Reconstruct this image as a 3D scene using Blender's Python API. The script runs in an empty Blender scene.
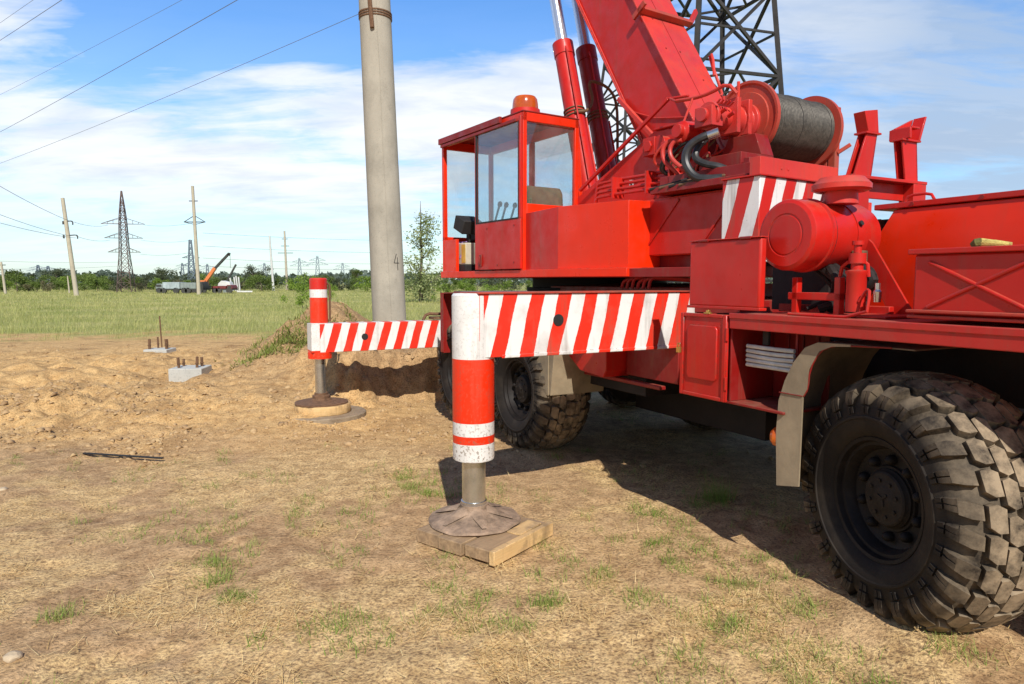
import bpy, bmesh, math, random
import numpy as np
from mathutils import Vector, Matrix, Euler
random.seed(7); rng = np.random.default_rng(11)
R = math.radians; PI = math.pi
sc = bpy.context.scene; COL = sc.collection

# ------------------------------------------------------------------ camera
F, EYE, HZ = 683.0, 1.6, 281.0
PITCH = math.atan((342 - HZ) / F)
cam = bpy.data.cameras.new('camera'); cam.lens = 36 * F / 1024; cam.sensor_width = 36
cam.clip_start = .05; cam.clip_end = 6000
co = bpy.data.objects.new('camera', cam); COL.objects.link(co)
co.location = (0, 0, EYE); co.rotation_euler = (PI / 2 - PITCH, 0, 0); sc.camera = co

def gx(px, D):            # world x of an image column at ground distance D
    return (px - 512) / F * D * .9965
def gz(py, D):            # world height of an image row at distance D
    v = (342 - py) / F; c, n = math.cos(PITCH), math.sin(PITCH)
    return EYE + D * (v * c - n) / (c + v * n)

# ------------------------------------------------------------------ frames
MT = Matrix.Rotation(R(27.4), 4, 'Z')     # carrier of the crane
MS = Matrix.Rotation(R(33.0), 4, 'Z')     # slewed upper structure
MW = Matrix.Identity(4)

# ------------------------------------------------------------------ noise
def _hash(ix, iy, s):
    n = (ix * 374761393 + iy * 668265263 + s * 982451653) & 0xffffffff
    n = ((n ^ (n >> 13)) * 1274126177) & 0xffffffff
    return ((n ^ (n >> 16)) & 0xffff) / 65535.0
def vnoise(x, y, s=0):
    x = np.asarray(x, float); y = np.asarray(y, float)
    ix = np.floor(x).astype(np.int64); iy = np.floor(y).astype(np.int64)
    fx = x - ix; fy = y - iy; fx = fx * fx * (3 - 2 * fx); fy = fy * fy * (3 - 2 * fy)
    a = _hash(ix, iy, s); b = _hash(ix + 1, iy, s); c = _hash(ix, iy + 1, s); d = _hash(ix + 1, iy + 1, s)
    return a + (b - a) * fx + (c - a) * fy + (a - b - c + d) * fx * fy
def fbm(x, y, o=4, s=0):
    t = 0; a = .5; f = 1; n = 0
    for k in range(o):
        t = t + a * vnoise(x * f + 17.3 * k, y * f - 9.1 * k, s + k); n += a; a *= .5; f *= 2.03
    return t / n
def sst(v, a, b):
    t = np.clip((v - a) / (b - a), 0, 1); return t * t * (3 - 2 * t)

# ------------------------------------------------------------------ materials
def mat(name):
    m = bpy.data.materials.new(name); m.use_nodes = True
    nt = m.node_tree; b = nt.nodes['Principled BSDF']
    return m, nt, b
def node(nt, t, **k):
    n = nt.nodes.new(t)
    for a, v in k.items():
        if a in n.inputs: n.inputs[a].default_value = v
        else: setattr(n, a, v)
    return n
def link(nt, a, b): nt.links.new(a, b)
def mixc(nt, fac, a, b):
    n = nt.nodes.new('ShaderNodeMix'); n.data_type = 'RGBA'
    for s, v in ((0, fac), (6, a), (7, b)):
        if hasattr(v, 'is_linked') or hasattr(v, 'links'): nt.links.new(v, n.inputs[s])
        else: n.inputs[s].default_value = v if s == 0 else (*v, 1)[:4]
    return n.outputs[2]
def ramp(nt, src, stops, interp='LINEAR'):
    n = nt.nodes.new('ShaderNodeValToRGB'); cr = n.color_ramp; cr.interpolation = interp
    while len(cr.elements) < len(stops): cr.elements.new(0.5)
    for e, (p, c) in zip(cr.elements, stops):
        e.position = p; e.color = (c, c, c, 1) if not hasattr(c, '__len__') else (*c, 1)
    nt.links.new(src, n.inputs[0]); return n.outputs[0]
def noise(nt, scale, detail=4, rough=.6, coord='Object', dist=0):
    tc = nt.nodes.new('ShaderNodeTexCoord'); n = nt.nodes.new('ShaderNodeTexNoise')
    n.inputs['Scale'].default_value = scale; n.inputs['Detail'].default_value = detail
    n.inputs['Roughness'].default_value = rough; n.inputs['Distortion'].default_value = dist
    nt.links.new(tc.outputs[coord], n.inputs['Vector']); return n.outputs['Fac']
def bump(nt, b, h, strength=.3, dist=.01):
    n = nt.nodes.new('ShaderNodeBump'); n.inputs['Strength'].default_value = strength; n.inputs['Distance'].default_value = dist
    nt.links.new(h, n.inputs['Height']); nt.links.new(n.outputs[0], b.inputs['Normal'])

def weather(nt, col, dirt=(.20, .13, .075), amt=.35, scale=3.0):
    """dust gathered in soft patches and fine specks over a paint colour"""
    n1 = noise(nt, scale, 6, .65); f1 = ramp(nt, n1, [(.5, 0.), (.78, amt)])
    c = mixc(nt, f1, col, dirt)
    n2 = noise(nt, scale * 22, 3, .6); f2 = ramp(nt, n2, [(.66, 0.), (.74, amt * .8)])
    return mixc(nt, f2, c, dirt)
def wear(nt, col, amt=.5, chip=(.13, .045, .03), dust=(.34, .23, .15)):
    """rubbed edges, vertical run-off streaks, dust settled on upward faces"""
    g = node(nt, 'ShaderNodeNewGeometry'); bv = node(nt, 'ShaderNodeBevel', samples=3); bv.inputs['Radius'].default_value = .012
    d = node(nt, 'ShaderNodeVectorMath', operation='DOT_PRODUCT'); link(nt, g.outputs['True Normal'], d.inputs[0]); link(nt, bv.outputs[0], d.inputs[1])
    e = ramp(nt, d.outputs['Value'], [(.80, 1.), (.97, 0.)]); nz = ramp(nt, noise(nt, 26, 4, .7), [(.48, 0.), (.60, 1.)])
    m1 = node(nt, 'ShaderNodeMath', operation='MULTIPLY'); link(nt, e, m1.inputs[0]); link(nt, nz, m1.inputs[1])
    col = mixc(nt, m1.outputs[0], col, chip)
    ch = ramp(nt, noise(nt, 38, 5, .75), [(.70, 0.), (.725, amt)]); gate = ramp(nt, noise(nt, 2.3, 3, .6), [(.46, 0.), (.60, 1.)])
    m2 = node(nt, 'ShaderNodeMath', operation='MULTIPLY'); link(nt, ch, m2.inputs[0]); link(nt, gate, m2.inputs[1])
    col = mixc(nt, m2.outputs[0], col, chip)
    tc = node(nt, 'ShaderNodeTexCoord'); mp = node(nt, 'ShaderNodeMapping'); mp.inputs['Scale'].default_value = (16, 16, 1.1); link(nt, tc.outputs['Object'], mp.inputs[0])
    sn = node(nt, 'ShaderNodeTexNoise', Scale=1.0, Detail=5, Roughness=.65); link(nt, mp.outputs[0], sn.inputs['Vector'])
    col = mixc(nt, ramp(nt, sn.outputs['Fac'], [(.53, 0.), (.75, amt * .6)]), col, tuple(v * .45 for v in dust))
    sz = node(nt, 'ShaderNodeSeparateXYZ'); link(nt, g.outputs['Normal'], sz.inputs[0])
    up = ramp(nt, sz.outputs['Z'], [(.55, 0.), (.95, 1.)]); nd = ramp(nt, noise(nt, 6, 5, .65), [(.35, 0.05), (.70, .55)])
    m3 = node(nt, 'ShaderNodeMath', operation='MULTIPLY'); link(nt, up, m3.inputs[0]); link(nt, nd, m3.inputs[1])
    return mixc(nt, m3.outputs[0], col, dust)
def paint(name, c, rough=.38, amt=.22, c2=None, dirt=(.16, .07, .045)):
    m, nt, b = mat(name)
    n = noise(nt, 1.6, 4, .6)
    f = ramp(nt, n, [(.3, 0.), (.7, 1.)])
    base = mixc(nt, f, c, c2 or tuple(v * .78 for v in c))
    link(nt, wear(nt, weather(nt, base, dirt, amt), amt * 1.7), b.inputs['Base Color'])
    n3 = noise(nt, 7, 5, .65); link(nt, ramp(nt, n3, [(.3, rough * .6), (.72, min(1, rough * 1.9))]), b.inputs['Roughness'])
    b.inputs['Specular IOR Level'].default_value = .36; b.inputs['Coat Weight'].default_value = .12; b.inputs['Coat Roughness'].default_value = .15
    bump(nt, b, noise(nt, 4, 3, .5), .16, .012)
    return m
def plain(name, c, rough=.6, metal=0., var=.25, scale=8, bmp=.0, spec=.5):
    m, nt, b = mat(name)
    f = ramp(nt, noise(nt, scale, 5, .65), [(.3, 0.), (.7, 1.)])
    link(nt, mixc(nt, f, tuple(v * (1 - var) for v in c), tuple(min(1, v * (1 + var)) for v in c)), b.inputs['Base Color'])
    b.inputs['Roughness'].default_value = rough; b.inputs['Metallic'].default_value = metal
    b.inputs['Specular IOR Level'].default_value = spec
    if bmp: bump(nt, b, noise(nt, scale * 4, 5, .6), bmp, .01)
    return m

RED = (.60, .016, .009); VIV = (.85, .030, .003); PINK = (.67, .045, .024); WHITE = (.80, .79, .76)
M = {}
M['red'] = paint('red_paint', RED)
M['vivid'] = paint('bright_red_paint', VIV, .34, .10)
M['pink'] = paint('faded_red_paint', PINK, .45, .30, (.50, .035, .035))
M['deck'] = paint('dusty_red_paint', (.56, .028, .02), .48, .3, None, (.24, .12, .08))
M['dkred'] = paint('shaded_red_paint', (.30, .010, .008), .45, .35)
M['flange'] = paint('worn_red_orange_paint', (.50, .055, .03), .5, .45, (.40, .05, .03), (.17, .10, .06))
M['black'] = plain('black_grime', (.016, .015, .014), .75, 0, .4, 6, .2)
M['chassis'] = plain('grimy_chassis', (.018, .0125, .011), .75, 0, .5, 4, .3)
M['rubber_hose'] = plain('black_hose_rubber', (.03, .03, .031), .42, 0, .35, 20)
M['chrome'] = plain('polished_rod', (.66, .74, .84), .2, .7, .06, 5)
M['rod'] = plain('oily_rod', (.60, .60, .59), .24, .92, .15, 14)
M['steel'] = plain('dark_lattice_steel', (.034, .031, .029), .6, .25, .35, 3)
M['farsteel'] = plain('rusty_lattice_steel', (.14, .095, .085), .7, .1, .3, 1)
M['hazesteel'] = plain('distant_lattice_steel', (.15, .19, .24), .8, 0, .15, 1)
M['rust'] = plain('rusty_iron', (.16, .085, .045), .85, .1, .4, 25, .4)
M['brass'] = plain('brass', (.55, .38, .10), .35, .8, .2, 20)
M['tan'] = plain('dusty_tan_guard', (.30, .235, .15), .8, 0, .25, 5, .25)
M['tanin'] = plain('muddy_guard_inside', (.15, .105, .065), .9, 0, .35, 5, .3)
M['cream'] = plain('cream_panel', (.55, .50, .38), .5, 0, .15, 8)
M['yellow'] = plain('dirty_yellow', (.55, .36, .06), .5, 0, .25, 12)
M['khaki'] = plain('khaki_seat_cloth', (.17, .15, .075), .85, 0, .3, 20, .3)
M['purple'] = plain('lilac_cloth', (.42, .27, .62), .85, 0, .15, 30, .4)
M['glove'] = plain('mustard_glove_cloth', (.52, .42, .12), .9, 0, .3, 40, .6)
M['gloved'] = plain('dirty_olive_cloth', (.13, .12, .03), .9, 0, .3, 40, .6)
M['strip'] = plain('dirty_white_strap', (.55, .56, .52), .6, 0, .2, 12)
M['wire'] = plain('overhead_wire', (.17, .19, .23), .6, 0, .1, 1)
M['leafwire'] = M['wire']
M['stone'] = plain('pale_stone', (.46, .36, .24), .9, 0, .3, 9, .6)
M['farwhite'] = plain('far_white_paint', (.62, .62, .6), .6, 0, .15, 1)
M['fargrey'] = plain('far_grey_green', (.24, .28, .27), .7, 0, .25, 1.2)
M['fargrey2'] = plain('far_blue_grey', (.36, .42, .44), .7, 0, .3, 1.5)
M['fardark'] = plain('far_dark', (.05, .05, .045), .8, 0, .3, 1)
M['farorange'] = plain('far_orange_paint', (.65, .20, .06), .5, 0, .2, 1)
M['farred'] = plain('far_maroon_paint', (.17, .03, .03), .6, 0, .3, 1)
M['bark'] = plain('bark', (.13, .10, .075), .9, 0, .3, 12, .4)

def concrete(name, c, sc_=6):
    m, nt, b = mat(name)
    tc = node(nt, 'ShaderNodeTexCoord'); mp = node(nt, 'ShaderNodeMapping'); mp.inputs['Scale'].default_value = (2.2, 2.2, .9)
    link(nt, tc.outputs['Object'], mp.inputs['Vector'])
    st = node(nt, 'ShaderNodeTexNoise', Scale=1.3, Detail=6, Roughness=.65); link(nt, mp.outputs[0], st.inputs['Vector'])
    a = mixc(nt, ramp(nt, st.outputs['Fac'], [(.3, 0.), (.72, 1.)]), tuple(v * .88 for v in c), tuple(v * 1.08 for v in c))
    bl = noise(nt, 1.4, 5, .7); a = mixc(nt, ramp(nt, bl, [(.48, 0.), (.72, .6)]), a, tuple(v * .6 for v in c))
    sp = noise(nt, 45, 4, .65)
    a2 = mixc(nt, ramp(nt, sp, [(.58, 0.), (.70, .6)]), a, tuple(v * .4 for v in c))
    link(nt, a2, b.inputs['Base Color']); b.inputs['Roughness'].default_value = .9
    b.inputs['Specular IOR Level'].default_value = .25
    bump(nt, b, noise(nt, 30, 5, .65), .35, .01); return m
M['concrete'] = concrete('pole_concrete', (.42, .385, .315))
M['farconcrete'] = concrete('far_pole_concrete', (.50, .44, .34))
M['footing'] = concrete('footing_concrete', (.52, .52, .48))

def stripes(name, kx, ky, kz, off, period_frac=.5, red=(.78, .03, .012), solid=None):
    """red and white slanted hazard stripes in object space: frac(kx*x+ky*y+kz*z+off)"""
    m, nt, b = mat(name)
    tc = node(nt, 'ShaderNodeTexCoord')
    d = node(nt, 'ShaderNodeVectorMath', operation='DOT_PRODUCT'); d.inputs[1].default_value = (kx, ky, kz)
    link(nt, tc.outputs['Object'], d.inputs[0])
    ad = node(nt, 'ShaderNodeMath', operation='ADD'); ad.inputs[1].default_value = off
    wb = node(nt, 'ShaderNodeMath', operation='MULTIPLY_ADD'); wb.inputs[1].default_value = .16; link(nt, noise(nt, 3.4, 2, .5), wb.inputs[0]); link(nt, d.outputs['Value'], wb.inputs[2])
    wc = node(nt, 'ShaderNodeMath', operation='MULTIPLY_ADD'); wc.inputs[1].default_value = .035; link(nt, noise(nt, 45, 3, .6), wc.inputs[0]); link(nt, wb.outputs[0], wc.inputs[2]); link(nt, wc.outputs[0], ad.inputs[0])
    fr = node(nt, 'ShaderNodeMath', operation='FRACT'); link(nt, ad.outputs[0], fr.inputs[0])
    gt = node(nt, 'ShaderNodeMath', operation='GREATER_THAN'); gt.inputs[1].default_value = period_frac
    link(nt, fr.outputs[0], gt.inputs[0]); f = gt.outputs[0]
    if solid is not None:      # white before the first stripe (object x below the limit, slanted)
        g2 = node(nt, 'ShaderNodeMath', operation='GREATER_THAN'); g2.inputs[1].default_value = solid
        link(nt, ad.outputs[0], g2.inputs[0])
        mx = node(nt, 'ShaderNodeMath', operation='MAXIMUM'); link(nt, f, mx.inputs[0])
        inv = node(nt, 'ShaderNodeMath', operation='SUBTRACT'); inv.inputs[0].default_value = 1; link(nt, g2.outputs[0], inv.inputs[1])
        link(nt, inv.outputs[0], mx.inputs[1]); f = mx.outputs[0]
    c = mixc(nt, f, red, WHITE)
    link(nt, wear(nt, weather(nt, c, (.24, .15, .10), .42, 4), .95, (.16, .09, .06)), b.inputs['Base Color'])
    b.inputs['Roughness'].default_value = .42
    bump(nt, b, noise(nt, 6, 3, .5), .08, .01)
    return m
def bands(name, stops, zmax):
    m, nt, b = mat(name)
    tc = node(nt, 'ShaderNodeTexCoord'); sx = node(nt, 'ShaderNodeSeparateXYZ'); link(nt, tc.outputs['Object'], sx.inputs[0])
    dv = node(nt, 'ShaderNodeMath', operation='DIVIDE'); dv.inputs[1].default_value = zmax; link(nt, sx.outputs['Z'], dv.inputs[0])
    c = ramp(nt, dv.outputs[0], [(max(0, z / zmax), col) for z, col in stops], 'CONSTANT')
    c1 = weather(nt, c, (.24, .14, .09), .3, 5)
    # mud splashes, denser towards the ground
    n2 = noise(nt, 55, 3, .6); f2 = ramp(nt, n2, [(.54, 0.), (.63, .85)])
    zf = ramp(nt, dv.outputs[0], [(.30, 1.), (.50, .22)])
    mm = node(nt, 'ShaderNodeMath', operation='MULTIPLY'); link(nt, f2, mm.inputs[0]); link(nt, zf, mm.inputs[1])
    link(nt, wear(nt, mixc(nt, mm.outputs[0], c1, (.20, .14, .09)), .6, (.16, .09, .06)), b.inputs['Base Color'])
    b.inputs['Roughness'].default_value = .42; return m

def glassmat():
    m, nt, b = mat('cab_glass'); nt.nodes.remove(b)
    out = nt.nodes['Material Output']
    t = node(nt, 'ShaderNodeBsdfTransparent'); t.inputs[0].default_value = (.88, .93, .94, 1)
    g = node(nt, 'ShaderNodeBsdfGlossy'); g.inputs['Roughness'].default_value = .03
    d = node(nt, 'ShaderNodeBsdfDiffuse'); d.inputs[0].default_value = (.55, .52, .48, 1)
    lw0 = node(nt, 'ShaderNodeLayerWeight', Blend=.5)
    pw = node(nt, 'ShaderNodeMath', operation='POWER'); pw.inputs[1].default_value = 4; link(nt, lw0.outputs['Facing'], pw.inputs[0])
    lw = node(nt, 'ShaderNodeMath', operation='MULTIPLY_ADD'); lw.inputs[1].default_value = .85; lw.inputs[2].default_value = .10; link(nt, pw.outputs[0], lw.inputs[0])
    mx = node(nt, 'ShaderNodeMixShader'); link(nt, lw.outputs[0], mx.inputs[0]); link(nt, t.outputs[0], mx.inputs[1]); link(nt, g.outputs[0], mx.inputs[2])
    n = noise(nt, 3, 5, .6); f = ramp(nt, n, [(.35, .02), (.8, .11)])
    m2 = node(nt, 'ShaderNodeMixShader'); link(nt, f, m2.inputs[0]); link(nt, mx.outputs[0], m2.inputs[1]); link(nt, d.outputs[0], m2.inputs[2])
    link(nt, m2.outputs[0], out.inputs[0]); return m
M['glass'] = glassmat()
def amber():
    m, nt, b = mat('amber_lens'); b.inputs['Base Color'].default_value = (.75, .17, .01, 1)
    f = ramp(nt, noise(nt, 9, 3), [(.3, 0.), (.7, 1.)])
    link(nt, mixc(nt, f, (.60, .13, .01), (.38, .055, .008)), b.inputs['Base Color'])
    b.inputs['Roughness'].default_value = .2; b.inputs['Subsurface Weight'].default_value = .15; b.inputs['Coat Weight'].default_value = .4
    return m
M['amber'] = amber()

def tyremat():
    m, nt, b = mat('dusty_tyre_rubber')
    tc = node(nt, 'ShaderNodeTexCoord'); s = node(nt, 'ShaderNodeSeparateXYZ'); link(nt, tc.outputs['Object'], s.inputs[0])
    cy = node(nt, 'ShaderNodeCombineXYZ'); link(nt, s.outputs['Y'], cy.inputs['Y']); link(nt, s.outputs['Z'], cy.inputs['Z'])
    ln = node(nt, 'ShaderNodeVectorMath', operation='LENGTH'); link(nt, cy.outputs[0], ln.inputs[0])
    rr = ramp(nt, ln.outputs['Value'], [(.43, .0), (.49, .38), (.54, .42), (.578, 1.)])
    n = noise(nt, 9, 6, .7); f = ramp(nt, n, [(.34, 0.08), (.60, 1.)])
    mu = node(nt, 'ShaderNodeMath', operation='MULTIPLY'); link(nt, rr, mu.inputs[0]); link(nt, f, mu.inputs[1])
    side = ramp(nt, noise(nt, 5, 5, .6), [(.45, 0.), (.85, .10)])
    mxx = node(nt, 'ShaderNodeMath', operation='MAXIMUM'); link(nt, mu.outputs[0], mxx.inputs[0]); link(nt, side, mxx.inputs[1])
    link(nt, mixc(nt, mxx.outputs[0], (.017, .0135, .0115), (.34, .26, .17)), b.inputs['Base Color'])
    b.inputs['Roughness'].default_value = .72; b.inputs['Specular IOR Level'].default_value = .22
    bump(nt, b, noise(nt, 45, 5, .65), .3, .008); return m
M['tyre'] = tyremat()
M['rim'] = plain('dirty_black_rim', (.016, .0125, .011), .6, .0, .5, 7, .15, .2)
M['hubm'] = plain('dirty_hub', (.022, .017, .014), .65, .0, .4, 12, .2, .2)

def ropemat():
    m, nt, b = mat('wire_rope')
    tc = node(nt, 'ShaderNodeTexCoord')
    w = node(nt, 'ShaderNodeTexWave', Scale=18.2, Distortion=.35, Detail=1.0); w.wave_type = 'BANDS'; w.bands_direction = 'X'
    link(nt, tc.outputs['Object'], w.inputs['Vector'])
    n = noise(nt, 38, 4, .6)
    c = mixc(nt, ramp(nt, n, [(.35, 0.), (.65, 1.)]), (.065, .058, .048), (.125, .112, .092))
    link(nt, mixc(nt, ramp(nt, w.outputs['Fac'], [(.3, .85), (.62, 0.)]), c, (.022, .02, .018)), b.inputs['Base Color'])
    b.inputs['Roughness'].default_value = .5; b.inputs['Metallic'].default_value = .35
    bump(nt, b, w.outputs['Fac'], .5, .006); return m
M['rope'] = ropemat()
def woodmat(name, c1, c2, grain=(2, 40, 40)):
    m, nt, b = mat(name)
    tc = node(nt, 'ShaderNodeTexCoord'); mp = node(nt, 'ShaderNodeMapping'); mp.inputs['Scale'].default_value = grain
    link(nt, tc.outputs['Object'], mp.inputs['Vector'])
    n = node(nt, 'ShaderNodeTexNoise', Scale=1.2, Detail=6, Roughness=.7); link(nt, mp.outputs[0], n.inputs['Vector'])
    c = mixc(nt, ramp(nt, n.outputs['Fac'], [(.3, 0.), (.7, 1.)]), c1, c2)
    link(nt, wear(nt, weather(nt, c, (.13, .085, .05), .85, 7), .8, (.10, .065, .04), (.26, .18, .11)), b.inputs['Base Color'])
    b.inputs['Roughness'].default_value = .85; bump(nt, b, n.outputs['Fac'], .5, .006); return m
M['plank'] = woodmat('weathered_plank', (.26, .165, .09), (.46, .31, .17))
M['freshwood'] = woodmat('pale_new_wood', (.58, .37, .15), (.74, .50, .24))
M['greywood'] = woodmat('grey_weathered_wood', (.25, .19, .125), (.37, .29, .20), (10, 10, 60))
M['dish'] = plain('dusty_iron_dish', (.29, .20, .135), .85, .0, .5, 11, .8)

def leafmat(name, cols, trans=.25, patch=0, spec=.25):
    m, nt, b = mat(name)
    g = node(nt, 'ShaderNodeNewGeometry')
    n = len(cols); fac_ = g.outputs['Random Per Island']
    if patch:
        pm = node(nt, 'ShaderNodeMath', operation='MULTIPLY_ADD'); pm.inputs[1].default_value = .45; link(nt, fac_, pm.inputs[0]); link(nt, ramp(nt, noise(nt, patch, 5, .65), [(.36, 0.), (.64, .62)]), pm.inputs[2]); fac_ = pm.outputs[0]
    c = ramp(nt, fac_, [(i / max(1, n - 1), cc) for i, cc in enumerate(cols)])
    oi = node(nt, 'ShaderNodeObjectInfo'); hs = node(nt, 'ShaderNodeHueSaturation')
    link(nt, ramp(nt, oi.outputs['Random'], [(0, .72), (1, 1.25)]), hs.inputs['Value']); link(nt, c, hs.inputs['Color'])
    link(nt, hs.outputs[0], b.inputs['Base Color'])
    b.inputs['Roughness'].default_value = .65; b.inputs['Specular IOR Level'].default_value = spec
    tr = node(nt, 'ShaderNodeBsdfTranslucent'); link(nt, hs.outputs[0], tr.inputs[0])
    mx = node(nt, 'ShaderNodeMixShader'); mx.inputs[0].default_value = trans
    out = nt.nodes['Material Output']; link(nt, b.outputs[0], mx.inputs[1]); link(nt, tr.outputs[0], mx.inputs[2]); link(nt, mx.outputs[0], out.inputs[0])
    return m
M['leaf_mid'] = leafmat('mid_green_leaves', [(.09, .14, .03), (.15, .21, .045), (.20, .26, .07)], .35)
M['leaf_bright'] = leafmat('bright_green_leaves', [(.15, .23, .03), (.22, .32, .05), (.30, .40, .08)], .4)
M['leaf_dark'] = leafmat('dark_olive_leaves', [(.06, .08, .04), (.09, .11, .055), (.13, .15, .075)], .25)
M['leaf_dry'] = leafmat('brown_brush_twigs', [(.16, .14, .08), (.22, .19, .11), (.15, .17, .07)], .25)
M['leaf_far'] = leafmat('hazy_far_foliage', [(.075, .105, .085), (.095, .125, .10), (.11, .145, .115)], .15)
M['leaf_silver'] = leafmat('silvery_young_leaves', [(.28, .33, .13), (.40, .43, .22), (.20, .27, .08)], .4)
M['grass_field'] = leafmat('field_grass', [(.20, .25, .06), (.31, .34, .10), (.46, .43, .17), (.58, .51, .25)], .35, .22)
M['grass_tuft'] = leafmat('green_tuft_grass', [(.17, .29, .035), (.28, .38, .07), (.50, .46, .17)], .3, 1.6)
M['straw'] = leafmat('dry_straw_blades', [(.50, .34, .13), (.80, .57, .25), (.92, .74, .38)], .15)
M['weed'] = leafmat('bank_weeds_leaves', [(.22, .29, .045), (.32, .38, .08), (.46, .44, .15)], .35)
M['clod'] = leafmat('soil_clods', [(.40, .25, .12), (.56, .37, .19), (.62, .43, .22)], .0)

# ------------------------------------------------------------------ mesh builder
WM = {}                    # world matrix of everything that gets children
class MB:
    def __init__(s): s.v = []; s.f = []; s.m = []; s.cm = 0
    def add(s, vs, fs):
        o = len(s.v); s.v += [tuple(p) for p in vs]; s.f += [tuple(i + o for i in f) for f in fs]; s.m += [s.cm] * len(fs)
        return s
    def mi(s, i): s.cm = i; return s
    def box(s, x0, x1, y0, y1, z0, z1):
        vs = [(x, y, z) for z in (z0, z1) for y in (y0, y1) for x in (x0, x1)]
        return s.add(vs, [(0, 2, 3, 1), (4, 5, 7, 6), (0, 1, 5, 4), (2, 6, 7, 3), (0, 4, 6, 2), (1, 3, 7, 5)])
    def obox(s, c, ax, ay, az):
        c = Vector(c); ax = Vector(ax); ay = Vector(ay); az = Vector(az)
        vs = [c + i * ax + j * ay + k * az for k in (-1, 1) for j in (-1, 1) for i in (-1, 1)]
        return s.add(vs, [(0, 2, 3, 1), (4, 5, 7, 6), (0, 1, 5, 4), (2, 6, 7, 3), (0, 4, 6, 2), (1, 3, 7, 5)])
    def bar(s, p0, p1, w, h, up=(0, 0, 1)):
        p0 = Vector(p0); p1 = Vector(p1); d = p1 - p0; L = d.length; d.normalize(); up = Vector(up)
        if abs(d.dot(up)) > .95: up = Vector((0, 1, 0)) if abs(d.y) < .9 else Vector((1, 0, 0))
        a = d.cross(up).normalized(); b = a.cross(d)
        return s.obox((p0 + p1) / 2, d * L / 2, a * w / 2, b * h / 2)
    def prism(s, poly, axis, c0, c1):
        def P(a, b, c): return {'x': (c, a, b), 'y': (a, c, b), 'z': (a, b, c)}[axis]
        n = len(poly); vs = [P(a, b, c0) for a, b in poly] + [P(a, b, c1) for a, b in poly]
        fs = [tuple(range(n))[::-1], tuple(range(n, 2 * n))] + [(i, (i + 1) % n, (i + 1) % n + n, i + n) for i in range(n)]
        return s.add(vs, fs)
    def lathe(s, o, d, prof, n=28, jit=None, caps=True):
        o = Vector(o); d = Vector(d).normalized(); u = Vector((0, 0, 1)) if abs(d.z) < .9 else Vector((1, 0, 0))
        a = d.cross(u).normalized(); b = d.cross(a); vs = []
        for t, r in prof:
            for k in range(n):
                an = 2 * PI * k / n; rr = r * (jit(t, an) if jit else 1); vs.append(o + d * t + (a * math.cos(an) + b * math.sin(an)) * rr)
        fs = []
        for i in range(len(prof) - 1):
            for k in range(n):
                k2 = (k + 1) % n; fs.append((i * n + k, i * n + k2, (i + 1) * n + k2, (i + 1) * n + k))
        if caps and prof[0][1] > 1e-4: fs.append(tuple(range(n))[::-1])
        if caps and prof[-1][1] > 1e-4: fs.append(tuple(range((len(prof) - 1) * n, len(prof) * n)))
        return s.add(vs, fs)
    def cyl(s, p0, p1, r0, r1=None, n=20):
        p0 = Vector(p0); p1 = Vector(p1); L = (p1 - p0).length
        return s.lathe(p0, p1 - p0, [(0, r0), (L, r0 if r1 is None else r1)], n)
    def tube(s, pts, r, n=8, smooth=0):
        pts = [Vector(p) for p in pts]
        for _ in range(smooth):
            q = [pts[0]]
            for i in range(len(pts) - 1): q += [pts[i] * .75 + pts[i + 1] * .25, pts[i] * .25 + pts[i + 1] * .75]
            pts = q + [pts[-1]]
        rs = r if isinstance(r, (list, tuple)) else [r] * len(pts)
        vs = []; fs = []; pa = None
        for i, p in enumerate(pts):
            d = (pts[min(i + 1, len(pts) - 1)] - pts[max(i - 1, 0)]).normalized()
            if pa is None:
                u = Vector((0, 0, 1)) if abs(d.z) < .9 else Vector((1, 0, 0)); pa = d.cross(u).normalized()
            else: pa = (pa - d * pa.dot(d)).normalized()
            b = d.cross(pa)
            for k in range(n):
                an = 2 * PI * k / n; vs.append(p + (pa * math.cos(an) + b * math.sin(an)) * rs[i])
        for i in range(len(pts) - 1):
            for k in range(n):
                k2 = (k + 1) % n; fs.append((i * n + k, i * n + k2, (i + 1) * n + k2, (i + 1) * n + k))
        fs += [tuple(range(n))[::-1], tuple(range((len(pts) - 1) * n, len(pts) * n))]
        return s.add(vs, fs)
    def mesh(s, name, mats, flat=False):
        me = bpy.data.meshes.new(name); me.from_pydata(s.v, [], s.f); me.validate()
        for m in (mats if isinstance(mats, (list, tuple)) else [mats]): me.materials.append(m)
        if len(me.polygons) == len(s.m): me.polygons.foreach_set('material_index', s.m)
        bm = bmesh.new(); bm.from_mesh(me); bmesh.ops.recalc_face_normals(bm, faces=bm.faces)
        if not flat:
            for f in bm.faces: f.smooth = True
            for e in bm.edges:
                if len(e.link_faces) != 2 or e.calc_face_angle(0) > R(32): e.smooth = False
        bm.to_mesh(me); bm.free(); return me
    def build(s, name, m, parent=None, frame=MW, bevel=0, flat=False, base=None):
        """one mesh object; vertices are in `frame` coordinates. base = origin for a top-level thing"""
        if base is not None:
            bx, by, bz = base; s.v = [(x - bx, y - by, z - bz) for x, y, z in s.v]
            frame = frame @ Matrix.Translation(base)
        o = bpy.data.objects.new(name, s.mesh(name, m, flat)); COL.objects.link(o)
        if parent:
            o.parent = parent; o.matrix_local = WM[parent.name].inverted() @ frame
        else: o.matrix_local = frame
        WM[o.name] = frame.copy()
        if bevel:
            md = o.modifiers.new('bevel', 'BEVEL'); md.width = bevel; md.segments = 2; md.limit_method = 'ANGLE'; md.angle_limit = R(40)
        return o
def tag(o, label=None, cat=None, group=None, kind=None):
    for k, v in (('label', label), ('category', cat), ('group', group), ('kind', kind)):
        if v: o[k] = v
    return o
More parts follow.
